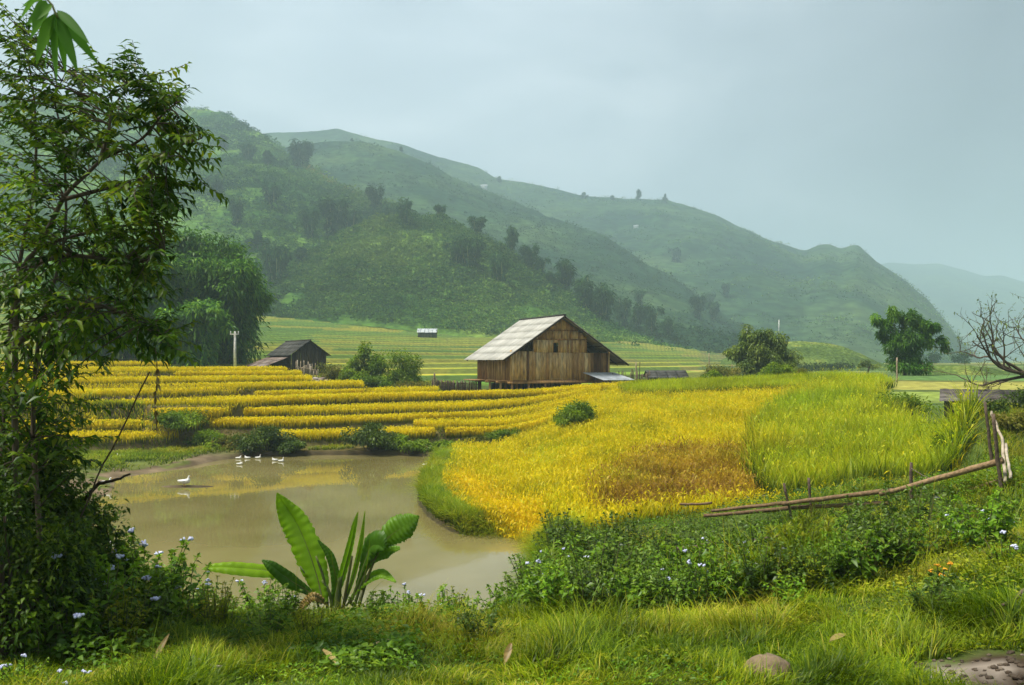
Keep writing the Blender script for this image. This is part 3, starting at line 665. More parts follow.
# grass along the bank of the rice tongue
t = np.linspace(0, 1, 30000)
seg = POND[13:26]; L = np.concatenate([[0], np.cumsum(np.linalg.norm(np.diff(seg, axis=0), axis=1))])
s = rng.random(30000) * L[-1]; bx = np.interp(s, L, seg[:, 0]); by = np.interp(s, L, seg[:, 1])
x = bx + rng.normal(.3, .65, 30000); y = by + rng.normal(.15, .65, 30000); pd = pond_dist(x, y); ok = (pd > .04) & (pd < 1.5)
rice('bank_grass', x[ok], y[ok], .72, M['edge_grass'], 'green grass fringing the tongue of rice along the pond', w=.028, bend=.8, nseg=3, cat='grass')
n = 9000; px = rng.uniform(480, 575, n); d = rng.uniform(22.3, 25.4, n); x = (px - 512) / F * d; pd = pond_dist(x, d); ok = (pd > .05) & (pd < 1.3)
rice('bank_grass', x[ok], d[ok], .75, M['edge_grass'], 'green grass at the right corner of the tongue of rice', w=.024, bend=.8, nseg=3, cat='grass')
# grass on the far bank below the terraces and on the left shore
n = 60000; x = rng.uniform(-34, -2.5, n); y = rng.uniform(40, 53, n); pd = pond_dist(x, y)
ok = (pd > .35) & (y < Yk(0, x) + .35) & (fbm(x * .6, y * .6, 91, 2) > .34)
ok &= (pd > .6 + 2.5 * rng.random(n)) | (x > -15)
rice('bank_grass', x[ok], y[ok], .36, M['edge_grass'], 'rough grass on the bank between the pond and the lowest terrace', w=.04, bend=.7, nseg=2, cat='grass')
n = 9000; x = rng.uniform(-62, 12, n); k = rng.integers(1, 8, n); y = np.zeros(n)
for q in range(1, 8): y[k == q] = Yk(q, x[k == q]) + rng.uniform(-.1, .35, (k == q).sum())
rice('bank_grass', x, y, .22, M['edge_grass'], 'weeds along the earth steps of the terraces', w=.04, bend=.7, nseg=2, cat='grass')
# yard behind the terraces
n = 26000; x = rng.uniform(-30, 26, n); y = rng.uniform(66.5, 84, n); px = 512 + F * x / y
ok = (px > 318) & ~inside(x, y, F_GB) & ((y > 71) | (px > 375)) & ((px < 455) | (px > 600)) & ~((px > 600) & (px < 900) & (y < 68))
rice('yard_grass', x[ok], y[ok], .4, M['edge_grass'], 'rough grass round the big bush and the barn yard', w=.05, bend=.7, nseg=2, cat='grass')

def grass_fan(name, n, d0, d1, t0, t1, h, w, mat, label, mask=None, nseg=3, bend=.8):
    d = d0 * (d1 / d0) ** rng.random(n); px = rng.uniform(t0, t1, n); x = (px - 512) / F * d; y = d
    ok = pond_dist(x, y) > .15
    if mask is not None: ok &= mask(x, y, px)
    x, y = x[ok], y[ok]; n = len(x); z = hgt(x, y)
    tuft = fbm(x * 1.3, y * 1.3, 101, 3)
    mb = MB(); az = 6.283 * fbm(x * 1.6, y * 1.6, 103, 2) * 2 + rng.normal(0, .8, n)
    r = np.clip(.5 + (fbm(x * .8, y * .8, 107, 3) - .5) * 1.7 + rng.normal(0, .26, n), 0, 1)
    blades(mb, np.stack([x, y, z - .03], 1), h * (.25 + 2.0 * tuft ** 2.2) * (.6 + .8 * rng.random(n)), w * (.6 + .8 * rng.random(n)), bend * (.3 + 1.2 * rng.random(n)), nseg, az, r)
    obj(name, mb, mat, label, 'grass', kind='stuff')
nomud = lambda x, y, px: (np.where(inside(x, y, F_MUD), -1, 1) * seg_dist(x, y, F_MUD) + (fbm(x * 1.5, y * 1.5, 5) - .5) * .7) > -.06
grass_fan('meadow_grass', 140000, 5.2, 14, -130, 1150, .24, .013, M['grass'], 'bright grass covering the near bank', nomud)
grass_fan('meadow_grass', 110000, 12, 27, 330, 1200, .30, .016, M['grass'], 'rough grass between the weeds of the near bank', lambda x, y, px: (px > 560) | (y < 19), nseg=2)
grass_fan('tall_grass', 26000, 6.2, 13.5, -130, 1150, .42, .011, M['edge_grass'], 'taller uneven grass tufts on the near bank', lambda x, y, px: nomud(x, y, px) & (fbm(x * 1.1, y * 1.1, 151, 3) > .52))
# right-hand rise
n = 50000; d = rng.uniform(17, 42, n); px = rng.uniform(950, 1250, n); x = (px - 512) / F * d
ok = ~inside(x, d, F_GR) & ((px > 985) | (d < 21) | (d > 34))
rice('meadow_grass', x[ok], d[ok], .3, M['grass'], 'short grass on the rise at the right edge', w=.025, bend=.7, nseg=2, cat='grass')

grass_fan('tall_grass', 9000, 10, 21, 540, 1150, .85, .016, M['edge_grass'], 'tall thin grass stalks sticking out of the weedy bank', lambda x, y, px: fbm(x * .9, y * .9, 161, 3) > .5, bend=.5)
# low broad-leaved ground cover
def cover(name, n, d0, d1, t0, t1, L, mat, label, mask, hmax=.3):
    d = d0 * (d1 / d0) ** rng.random(n); px = rng.uniform(t0, t1, n); x = (px - 512) / F * d; y = d
    ok = (pond_dist(x, y) > .1) & mask(x, y, px) & (fbm(x * .9, y * .9, 121, 3) > .40); x, y = x[ok], y[ok]; n = len(x)
    tuft = np.clip(fbm(x * .8, y * .8, 123, 2) * 1.8 - .35, .1, 1.3)
    z = hgt(x, y) + hmax * tuft * np.sqrt(rng.random(n))
    D = rng.normal(0, 1, (n, 3)); D[:, 2] = np.abs(D[:, 2]) * .3
    mb = MB(); rb = np.clip(fbm(x * 1.1, y * 1.1, 127, 2) * 1.6 - .3 + rng.normal(0, .2, n), 0, 1)
    leaves(mb, np.stack([x, y, z], 1), D, L * (.5 + rng.random(n)), L * .5 * (.6 + .8 * rng.random(n)), rb, droop=.25)
    obj(name, mb, mat, label, 'ground cover', kind='stuff')
cover('weed_cover', 60000, 10.5, 24, 380, 1150, .07, M['weed'], 'low leafy weeds covering the bank in front of the pole fence', lambda x, y, px: ((px > 520) | (y < 18.5)) & (y > 10.5 + 2.5 * fbm(x * .7, y * .7, 131, 2)), .3)
cover('weed_cover', 16000, 7, 15, -60, 560, .05, M['weed'], 'low leafy weeds among the grass by the banana plant', lambda x, y, px: y > 8.5, .2)
cover('weed_cover', 9000, 6.5, 11.5, -60, 420, .075, M['weed'], 'broader weeds in the grass at the left', lambda x, y, px: fbm(x * .9, y * .9, 141, 2) > .5, .22)
cover('weed_cover', 7000, 6.5, 11.5, 380, 1150, .06, M['weed_yellow'], 'patches of yellowish weeds in the near grass', lambda x, y, px: (fbm(x * .9, y * .9, 143, 2) > .55) & nomud(x, y, px), .18)
cover('weed_cover', 9000, 5.5, 9, -60, 1100, .04, M['weed'], 'small leaves scattered in the near grass', nomud, .12)
cover('weed_cover', 26000, 11.5, 24, 540, 1150, .08, M['weed_dark'], 'darker low weeds between the bank shrubs', lambda x, y, px: px > 540, .35)

# ------------------------------------------------------------------ sky, sun, air, camera
sc = bpy.context.scene
w = bpy.data.worlds.new('World'); sc.world = w; w.use_nodes = True; nt = w.node_tree; nt.nodes.clear()
SUN_EL, SUN_AZ = math.radians(64), math.radians(-102)      # azimuth from +Y towards +X
out = nt.nodes.new('ShaderNodeOutputWorld'); bg = nd(nt, 'ShaderNodeBackground', Strength=.075)
sky = nt.nodes.new('ShaderNodeTexSky'); sky.sky_type = 'NISHITA'; sky.sun_disc = False; sky.sun_elevation = SUN_EL; sky.sun_rotation = SUN_AZ; sky.air_density = 1.; sky.dust_density = 3.; sky.ozone_density = 1.
tc = nd(nt, 'ShaderNodeTexCoord'); mp = nd(nt, 'ShaderNodeMapping'); mp.inputs['Scale'].default_value = (1, 1, 2.2); mp.inputs['Location'].default_value = (0, 0, 0); nt.links.new(tc.outputs['Generated'], mp.inputs[0])
n = nd(nt, 'ShaderNodeTexNoise'); n.inputs['Scale'].default_value = 2.7; n.inputs['Detail'].default_value = 7; n.inputs['Roughness'].default_value = .5; n.inputs['Distortion'].default_value = .35; nt.links.new(mp.outputs[0], n.inputs['Vector'])
cr = ramp(nt, [(1.75, 2.05, 2.3), (2.15, 2.5, 2.75), (3.1, 3.4, 3.6)], [.28, .5, .76]); nt.links.new(n.outputs[0], cr.inputs[0])
# the cloud is thinner, so brighter, round where the sun stands behind it
vd = nd(nt, 'ShaderNodeVectorMath', operation='DOT_PRODUCT'); nt.links.new(tc.outputs['Generated'], vd.inputs[0])
gl = Vector((-.215, 1, .40)).normalized(); vd.inputs[1].default_value = gl
mr = nd(nt, 'ShaderNodeMapRange', interpolation_type='LINEAR'); mr.inputs[1].default_value = .78; mr.inputs[2].default_value = 1.0; mr.inputs[3].default_value = .95; mr.inputs[4].default_value = 2.1; nt.links.new(vd.outputs['Value'], mr.inputs[0])
hs = nd(nt, 'ShaderNodeVectorMath', operation='SCALE'); nt.links.new(cr.outputs[0], hs.inputs[0]); nt.links.new(mr.outputs[0], hs.inputs['Scale'])
mx = nd(nt, 'ShaderNodeMixRGB'); mx.inputs[0].default_value = .88; nt.links.new(sky.outputs[0], mx.inputs[1]); nt.links.new(hs.outputs[0], mx.inputs[2])
nt.links.new(mx.outputs[0], bg.inputs['Color']); nt.links.new(bg.outputs[0], out.inputs[0])
sl = bpy.data.lights.new('sun', 'SUN'); sl.energy = 3.4; sl.angle = math.radians(16); sl.color = (1, .95, .86)
so = bpy.data.objects.new('sun', sl); C.objects.link(so)
dv = Vector((math.sin(SUN_AZ) * math.cos(SUN_EL), math.cos(SUN_AZ) * math.cos(SUN_EL), math.sin(SUN_EL))); so.rotation_euler = dv.to_track_quat('Z', 'Y').to_euler(); so.location = dv * 50

hm = bpy.data.materials.new('valley_air'); hm.use_nodes = True; nt = hm.node_tree; nt.nodes.clear()
out = nt.nodes.new('ShaderNodeOutputMaterial'); pv = nt.nodes.new('ShaderNodeVolumePrincipled'); pv.inputs['Color'].default_value = (.61, .80, .90, 1); pv.inputs['Density'].default_value = .00060; pv.inputs['Anisotropy'].default_value = .1
nt.links.new(pv.outputs[0], out.inputs['Volume'])
try: hm.cycles.homogeneous_volume = True
except Exception: pass
mb = MB(); box(mb, (0, 1650, 166), (6400, 3700, 338)); o = bpy.data.objects.new('haze', mb.mesh('haze', hm)); C.objects.link(o)
o['kind'] = 'stuff'; o['label'] = 'thin humid air filling the valley'

cam = bpy.data.cameras.new('camera'); cam.lens = 36 * F / 1024; cam.sensor_width = 36; cam.shift_y = (HZ - 342.5) / 1024; cam.clip_end = 20000; cam.clip_start = .05
cam.dof.use_dof = True; cam.dof.focus_distance = 40; cam.dof.aperture_fstop = 7
co = bpy.data.objects.new('camera', cam); co.location = (0, 0, H); co.rotation_euler = (math.pi / 2, 0, 0); C.objects.link(co); sc.camera = co
sc.view_settings.view_transform = 'Standard'; sc.view_settings.look = 'None'; sc.view_settings.exposure = 1.08; sc.view_settings.gamma = 1; sc.view_settings.use_curve_mapping = False
sc.cycles.use_denoising = True
try: sc.cycles.denoiser = 'OPENIMAGEDENOISE'
except Exception: pass
sc.cycles.max_bounces = 6; sc.cycles.diffuse_bounces = 3; sc.cycles.glossy_bounces = 2; sc.cycles.transmission_bounces = 2; sc.cycles.volume_bounces = 2; sc.cycles.transparent_max_bounces = 4
sc.cycles.use_adaptive_sampling = True; sc.cycles.adaptive_threshold = .02; sc.cycles.use_fast_gi = False
sc.cycles.sample_clamp_indirect = 4; sc.cycles.caustics_reflective = False; sc.cycles.caustics_refractive = False
# ------------------------------------------------------------------ buildings
class Frame:
    """local axes: u along the gable, v into the depth"""
    def __init__(s, o, ang): s.o = np.array(o, float); c, n = math.cos(ang), math.sin(ang); s.M = np.array([[c, -n, 0], [n, c, 0], [0, 0, 1.]])
    def __call__(s, P): return np.asarray(P, float) @ s.M.T + s.o
    def box(s, mb, lo, hi, rnd=.5):
        lo = np.array(lo, float); hi = np.array(hi, float); box(mb, s((lo + hi) / 2), hi - lo, s.M, rnd)
def planks_front(fr, mb, u0, u1, zb, ztop, v, th=.03, w=.24, tone=None, gap=.012):
    """upright boards in the plane v; ztop(u) gives the upper end"""
    u = u0
    while u < u1 - .03:
        ww = min(w * random.uniform(.7, 1.35), u1 - u); t = th * random.uniform(.6, 1.3); dv = random.uniform(0, .025)
        a, b = u + gap * .5, u + ww - gap * .5
        za, zb2 = ztop(a), ztop(b); zl = zb + random.uniform(-.03, .03)
        P = [(a, v - dv - t, zl), (b, v - dv - t, zl), (b, v - dv, zl), (a, v - dv, zl), (a, v - dv - t, za), (b, v - dv - t, zb2), (b, v - dv, zb2), (a, v - dv, za)]
        hexa(mb, fr(P), np.clip((tone(u) if tone else .5) + random.gauss(0, .24), 0, 1)); u += ww
def planks_side(fr, mb, v0, v1, zb, zt, u, th=.03, w=.24, tone=.5):
    v = v0
    while v < v1 - .03:
        ww = min(w * random.uniform(.7, 1.35), v1 - v); d = random.uniform(0, .025)
        fr.box(mb, (u - d - th, v + .006, zb + random.uniform(-.03, .03)), (u - d, v + ww - .006, zt), np.clip(tone + random.gauss(0, .15), 0, 1)); v += ww
def roof_slab(fr, mb, u0, z0, u1, z1, v0, v1, th=.05, nu=8, nv=9, rag=.05, wave=.012, step=.012, tv=.22):
    """overlapping sheets on a slope from ridge (u0,z0) to eave (u1,z1)"""
    e = np.array([u1 - u0, 0, z1 - z0]); L = np.linalg.norm(e); e /= L; up = np.cross(e, [0, 1, 0]); up = up if up[2] > 0 else -up
    for i in range(nu):
        for j in range(nv):
            a = L * i / nu; b = L * (i + 1) / nu + .10; c = v0 + (v1 - v0) * j / nv; d = v0 + (v1 - v0) * (j + 1) / nv - .004
            b += random.uniform(0, rag) if i == nu - 1 else 0
            if i == nu - 1: b -= .1
            lift = .004 * (j % 2); n = 5; V = []
            for q in range(n):
                vv = c + (d - c) * q / (n - 1); wv = wave * (q % 2)
                for (s_, h0) in ((a, th * 0 + step), (b, step * 1.9)):
                    p0 = np.array([u0, vv, z0]) + e * s_ + up * (h0 + wv + lift + (nu - i) * .0015); V += [p0, p0 - up * .018]
            V = np.array(V); f = []
            for q in range(n - 1):
                k = q * 4; f += [[k, k + 2, k + 6, k + 4], [k + 1, k + 5, k + 7, k + 3], [k + 2, k + 3, k + 7, k + 6], [k, k + 4, k + 5, k + 1]]
            f += [[0, 1, 3, 2], [n * 4 - 4, n * 4 - 2, n * 4 - 1, n * 4 - 3]]
            mb.add(fr(V), f, np.clip(random.gauss(.5, tv), 0, 1))

def build_barn():
    fr = Frame((-.08, 69.5, 0), math.atan2(.39, .92))
    Wd, Dp = 9.07, 7.7; ZF = 3.77; AP = 9.08; um = 4.55; OV = .7
    gz = min(hz(*fr([(u, v, 0)])[0, :2]) for u in (0, 9) for v in (0, 7.7)) - .15
    sl = (AP - 5.40) / (um + .99)
    roofz = lambda u: AP - abs(u - um) * sl
    root = empty('wooden_barn', fr([(um, Dp / 2, gz)])[0], 'large weathered plank barn on stilts with a pale sheet roof', 'barn')
    # roof
    rm = MB(); roof_slab(fr, rm, um, AP, -.99, 5.40, -OV, Dp + .9, nu=6, nv=10, tv=.12); rl = part('roof', rm, M['roof'], root)
    rm2 = MB(); roof_slab(fr, rm2, um, AP, 10.75, AP - (10.75 - um) * sl, -OV, Dp + .9, nu=7, nv=10); part('roof', rm2, M['roof'], root)
    rc = MB(); tube(rc, fr([(um, -OV - .05, AP + .06), (um, Dp / 2, AP + .05), (um, Dp + .95, AP + .06)]), .09, 8, .3); part('ridge_cap', rc, M['roof_dark'], rl)
    # rafters and barge boards under the roof
    mb = MB()
    for v in (-OV + .05, 1.2, 3.2, 5.2, Dp + .3):
        for (ue) in (-.93, 10.65):
            e = np.array([(um, v, AP - .09), (ue, v, roofz(ue) - .09)]); tube(mb, fr(e), .06, 6, .35)
    for u in (-.6, 1.0, 2.8, 6.3, 8.1, 10.2): tube(mb, fr([(u, -OV + .1, roofz(u) - .17), (u, Dp + .7, roofz(u) - .17)]), .05, 6, .3)
    part('rafters', mb, M['plank_dark'], root)
    # lower gable boards
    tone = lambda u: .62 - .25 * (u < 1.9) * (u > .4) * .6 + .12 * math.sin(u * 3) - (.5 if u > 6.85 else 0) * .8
    wall = MB(); lowtop = lambda u: (6.02 if u < .5 else 6.12 if u < 1.9 else 6.02) if u < 7 else 6.0
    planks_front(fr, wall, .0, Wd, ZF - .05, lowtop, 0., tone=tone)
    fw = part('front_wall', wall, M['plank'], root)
    # upper gable boards, with the hatch left open
    up = MB(); u0, u1 = 1.97, 6.96; hl, hr, hb, ht = 3.80, 4.26, 5.93, 6.83
    zr = lambda u: roofz(u) - .16
    planks_front(fr, up, u0, hl, 6.0, lambda u: min(7.10, zr(u)), .03, tone=lambda u: .72)
    planks_front(fr, up, hr, u1, 6.0, lambda u: min(7.10, zr(u)), .03, tone=lambda u: .55)
    fr.box(up, (hl + .002, -.01, ht), (hr - .002, .03, 7.10), .6)
    planks_front(fr, up, u0, u1, 7.12, lambda u: max(7.14, min(7.86, zr(u))), .05, w=.62, tone=lambda u: .62)
    planks_front(fr, up, 2.95, 6.15, 7.88, lambda u: max(7.9, zr(u)), .06, w=.5, tone=lambda u: .66)
    uw = part('gable_boards', up, M['plank'], root)
    bt = MB()
    for z in (7.11, 7.87): fr.box(bt, (max(u0, um - (AP - z) / sl + .25), -.055, z - .05), (min(u1, um + (AP - z) / sl - .25), -.012, z + .05), .25)
    for u in (2.9, 3.75, 4.6, 5.4, 6.2): fr.box(bt, (u - .05, -.048, 7.17), (u + .05, -.010, min(7.82, zr(u))), .25)
    part('battens', bt, M['plank'], uw)
    wf = MB(); fr.box(wf, (hl - .05, -.06, hb - .05), (hl, .04, ht + .04), .5); fr.box(wf, (hr, -.06, hb - .05), (hr + .05, .04, ht + .04), .5); fr.box(wf, (hl, -.062, ht), (hr, .04, ht + .05), .5); fr.box(wf, (hl, -.062, hb - .05), (hr, .04, hb), .5)
    f = part('window', wf, M['plank'], root)
    vo = MB(); fr.box(vo, (hl, .35, hb), (hr, .40, ht), .5); part('opening_shade', vo, M['shade_sheet'], f)  # dark sheet behind the hatch, painting the shade of the interior
    # side and back walls
    sw = MB(); planks_side(fr, sw, .05, Dp, ZF - .05, 5.86, 0., tone=.42); part('side_wall', sw, M['plank'], root)
    sw = MB(); planks_side(fr, sw, .05, Dp, ZF - .05, 5.86, Wd + .03, tone=.35); part('side_wall', sw, M['plank'], root)
    bw = MB(); planks_front(fr, bw, 0, Wd, ZF, lambda u: min(8.6, roofz(u) - .2), Dp, tone=lambda u: .45); part('back_wall', bw, M['plank'], root)
    # floor, deck edge and stilts
    fl = MB(); fr.box(fl, (-.15, -.1, ZF - .14), (Wd + .1, Dp + .1, ZF - .06), .3); fr.box(fl, (-1.2, 5.2, ZF - .16), (-.16, Dp + .4, ZF - .08), .3)
    for v in (0, 2.5, 5, 7.6): fr.box(fl, (-.3, v - .08, ZF - .32), (Wd + .2, v + .08, ZF - .142), .4)
    part('floor', fl, M['plank'], root)
    for u in (.12, 1.6, 3.1, 4.6, 6.1, 7.6, 8.95):
        for v in (.05, 2.5, 5., 7.55):
            p = fr([(u, v, 0)])[0]; g = hz(p[0], p[1]); m = MB(); tube(m, [(p[0], p[1], g - .3), (p[0], p[1], ZF - .3)], .10, 6, random.random() * .6 + .2); part('stilt', m, M['plank'], root)
    for u in (.0, Wd):
        cp = MB(); fr.box(cp, (u - .07, -.07, ZF - .1), (u + .07, .07, 6.2), .75)
        part('corner_post', cp, M['plank'], root)
    # dark upright boards set back below the floor
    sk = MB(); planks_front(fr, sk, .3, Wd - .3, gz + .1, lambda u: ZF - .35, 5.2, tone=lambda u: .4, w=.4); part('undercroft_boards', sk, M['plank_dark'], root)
    # lean-to
    ln = MB(); roof_slab(fr, ln, 0, 0, .1, 0, 0, 1) if False else None
    a, b = 6.55, 9.55
    root2 = empty('lean_to_shed', fr([(8.3, -1.0, gz)])[0], 'small lean-to with a bluish tin roof against the barn front', 'shed')
    zt, zb = 4.33, 3.72
    for j in range(8):
        u0_ = a + (b - a) * j / 8; u1_ = a + (b - a) * (j + 1) / 8
        V = []
        for q in range(4):
            u = u0_ + (u1_ - u0_) * q / 3; h = .018 * (q % 2) + .004 * (j % 2)
            for (uu, v, z) in ((u, -.10, zt), (u + 1.05, -1.75, zb)): V += [(uu, v, z + h), (uu, v, z + h - .02)]
        fcs = []
        for q in range(3):
            k = q * 4; fcs += [[k, k + 2, k + 6, k + 4], [k + 1, k + 5, k + 7, k + 3], [k + 2, k + 3, k + 7, k + 6]]
        ln.add(fr(V), fcs, np.clip(random.gauss(.5, .25), 0, 1))
    part('roof', ln, M['tin'], root2)
    lw = MB(); planks_front(fr, lw, 7.75, 10.4, gz, lambda u: 3.66, -1.45, w=.35, tone=lambda u: .75); planks_side(fr, lw, -1.44, -.1, gz, 3.85, 7.7, tone=.2); planks_side(fr, lw, -1.44, -.1, gz, 3.75, 10.4, tone=.3)
    part('wall', lw, M['palewood'], root2)
build_barn()

def build_hut():
    fr = Frame((-20.0, 84, 0), math.atan2(.52, .85)); g = 4.1
    root = empty('dark_hut', fr([(0, 3.5, g)])[0], 'small dark plank hut with a grey roof above the rice terraces', 'hut')
    AP, EV = 7.32, 5.82; rz = lambda u: AP - abs(u) * (AP - EV) / 2.05
    for s in (-1, 1):
        m = MB(); roof_slab(fr, m, 0, AP, 2.1 * s, EV, -.5, 7.8, nu=4, nv=7, wave=.02); part('roof', m, M['roof_dark'], root)
    m = MB(); planks_front(fr, m, -1.75, 1.75, g, lambda u: rz(u) - .1, 0, tone=lambda u: .35 + .2 * (abs(u) < .8)); part('front_wall', m, M['plank_dark'], root)
    m = MB(); planks_side(fr, m, 0, 7.4, g, 5.9, -1.75); part('side_wall', m, M['plank_dark'], root); m = MB(); planks_side(fr, m, 0, 7.4, g, 5.9, 1.75); part('side_wall', m, M['plank_dark'], root)
    m = MB(); fr.box(m, (-.05, -.56, AP - .02), (.05, -.45, AP + .12), .3); tube(m, fr([(0, -.5, AP + .05), (0, 7.8, AP + .05)]), .07, 6, .3); part('ridge_cap', m, M['plank_dark'], root)
    m = MB(); roof_slab(fr, m, -1.85, 5.72, -4.3, 4.75, .2, 7.6, nu=3, nv=8, wave=.03, rag=.2); pr = part('porch_roof', m, M['roof_rust'], root)
    for v in (.4, 3.8, 7.3): m = MB(); tube(m, fr([(-4.1, v, g - .3), (-4.1, v, 4.85)]), .06, 6, .5); part('post', m, M['plank_dark'], root)
build_hut()
def wood_stake(px, d, h, r=.05, label='', mat='palewood', lean=(0, 0), name='stake', cat='stake', group=None):
    p = at(px, d); m = MB(); q = p + np.array([lean[0], lean[1], h]); tube(m, curve([p - (0, 0, .2), (p + q) / 2 + rng.normal(0, .02, 3), q], 6), [r, r, r * .95, r * .9, r * .85, r * .8], 7, rng.random(), wob=.2)
    return obj(name, m, M[mat], label, cat, group)
# picket fence bits by the dark hut
def picket(name, x0, x1, d0, d1, h, n, label, mat='deadwood', sag=.15):
    root = empty(name, at((x0 + x1) / 2, (d0 + d1) / 2), label, 'fence')
    m = MB()
    for i in range(n):
        t = i / (n - 1); p = at(x0 + (x1 - x0) * t, d0 + (d1 - d0) * t); hh = h * random.uniform(1 - sag, 1 + sag)
        tube(m, [p - (0, 0, .1), p + (random.gauss(0, .03), 0, hh)], random.uniform(.03, .055), 5, random.random())
    part('pickets', m, M[mat], root)
    m = MB(); a, b = at(x0, d0, h * .7), at(x1, d1, h * .7); tube(m, curve([a, (a + b) / 2 + (0, 0, .03), b], 6), .03, 5, .4); part('rail', m, M[mat], root)
picket('picket_fence', 432, 481, 73, 75, .95, 60, 'low dark paling fence left of the barn')
picket('picket_fence', 296, 318, 80, 79, 1.1, 16, 'grey stake fence in front of the dark hut', 'palewood', .4)
picket('picket_fence', 598, 650, 72.5, 73, .9, 30, 'dark brush fence right of the lean-to', 'deadwood', .4)
wood_stake(434.5, 72, 1.5, .09, 'pale square post left of the paling fence', name='post', cat='post')
wood_stake(304, 79.5, 1.45, .05, 'pale stake in front of the dark hut')
wood_stake(636, 71, 1.9, .06, 'pale upright stake right of the barn eave')
wood_stake(640, 70, 2.0, .035, 'thin grey pole beside the pale stake right of the barn', 'deadwood')
wood_stake(709, 78, 2.6, .055, 'tall pale stake between the low shed and the rounded tree')
wood_stake(731, 80, 1.9, .05, 'bare trunk standing left of the rounded tree', 'deadwood', (.1, 0), 'dead_tree', 'tree')
wood_stake(897, 66, 1.9, .07, 'pale post in front of the bamboo at the right')

def simple_shed(name, label, px0, px1, d, zr, ze, g, mat_roof, mat_wall, depth=3., name_wall='wall', ang=0., open_front=False, sagm=0):
    x0, x1 = (px0 - 512) / F * d, (px1 - 512) / F * d; fr = Frame(((x0 + x1) / 2, d, 0), ang); w = (x1 - x0) / 2
    root = empty(name, fr([(0, depth / 2, g)])[0], label, 'shed')
    # ridge along u, slopes fall to front and back
    fr2 = Frame(fr([(0, depth * .5, 0)])[0], ang + math.pi / 2)
    for s in (-1, 1):
        m = MB(); roof_slab(fr2, m, 0, zr, (depth * .5 + .35) * s, ze, -w, w, nu=3, nv=max(4, int(w * 2)), wave=.025, rag=.12); part('roof', m, mat_roof, root)
    m = MB(); planks_front(fr, m, -w + .2, w - .2, g, lambda u: ze + .05, .15, w=.35, tone=lambda u: .4)
    fr.box(m, (-w + .2, .2, g), (-w + .26, depth - .2, zr - .3), .4); fr.box(m, (w - .26, .2, g), (w - .2, depth - .2, zr - .3), .4)
    planks_front(fr, m, -w + .2, w - .2, g, lambda u: ze + .05, depth - .1, w=.35, tone=lambda u: .4)
    part(name_wall, m, mat_wall, root)
    return root
d = 78; simple_shed('low_shed', 'low open shed with a sagging dark roof right of the barn', 648, 689, d, 4.42, 3.75, hz(*G(668, 80)) - .1, M['roof_dark'], M['plank_dark'], 3.)
def row_d(px, py, d0, d1):
    dd = np.linspace(d0, d1, 900); x = (px - 512) / F * dd; return float(dd[np.argmin(np.abs(HZ + (H - hgt(x, dd)) * F / dd - py))])
def on_row(px, py, d0, d1): return at(px, row_d(px, py, d0, d1))
d = row_d(427, 338, 120, 255); p = at(427, d + 1); simple_shed('field_hut', 'tiny white-roofed hut standing alone on the far green terraces', 417, 437, d, H + (360 - 328.5) * d / F, H + (360 - 332.5) * d / F, p[2] - .3, M['tin'], M['plank_dark'], 2.6)
d = 40; simple_shed('tiled_shed', 'dark low roof of a shed sunk behind the rise at the right', 944, 1022, d, H - (391 - 360) * d / F, H - (402 - 360) * d / F, 2.6, M['roof_old'], M['plank_dark'], 3.2, ang=-.48)
for px, py, wd, nm in ((484, 186, 7, 'white house high on the long ridge'), (636, 228, 5, 'tiny pale house on the slope of the long ridge')):
    p = Ch.find(px, py) if px > 500 else B.find(448, 176); 
    if px < 500: p = Ch.find(484, 189)
    m = MB(); s = p[1] / F * wd / 2
    p = p - (0, 0, .3); root = empty('hill_house', p, nm, 'house')
    box(m, p + (0, 0, s * .3), (s * 1.7, s, s * 1.0)); part('wall', m, M['white'], root)
    m = MB(); a = p + (0, 0, s * .8); V = [a + (-s, -s * .7, 0), a + (s, -s * .7, 0), a + (s, s * .7, 0), a + (-s, s * .7, 0), a + (-s, 0, s * .5), a + (s, 0, s * .5)]
    m.add(V, [[0, 1, 5, 4], [2, 3, 4, 5], [3, 2, 1, 0]]); m.add(V, [[0, 4, 3], [1, 2, 5]]); part('roof', m, M['tin'], root)

# utility pole by the bamboo
p = at(235, 85); root = empty('utility_pole', p, 'white concrete utility pole with crossbar beside the bamboo', 'pole')
m = MB(); top = H + (360 - 331.5) * 85 / F; tube(m, [p - (0, 0, .3), (p[0], p[1], top)], [.15, .10], 8, .6); part('shaft', m, M['concrete'], root)
m = MB(); box(m, (p[0], p[1] - .16, top - .28), (.9, .08, .09)); part('crossbar', m, M['concrete'], root)
for dx in (-.38, 0, .38): m = MB(); tube(m, [(p[0] + dx, p[1] - .16, top - .22), (p[0] + dx, p[1] - .16, top + .02)], [.05, .035], 6); part('insulator', m, M['white'], root)
for px, b, lab in ((747, 325, 'thin pale pylon on the far slope right of the dark hill'), (779, 322, 'second thin pale pylon on the far slope, nearer the mound')):
    p = B.find(px, 338) if px < 760 else Ch.find(px, 334)
    m = MB(); tube(m, [p - (0, 0, 2), p + (0, 0, (345 - b) * p[1] / F * .62)], [.45, .3], 5, .6); obj('utility_pole', m, M['concrete'], lab, 'pole')

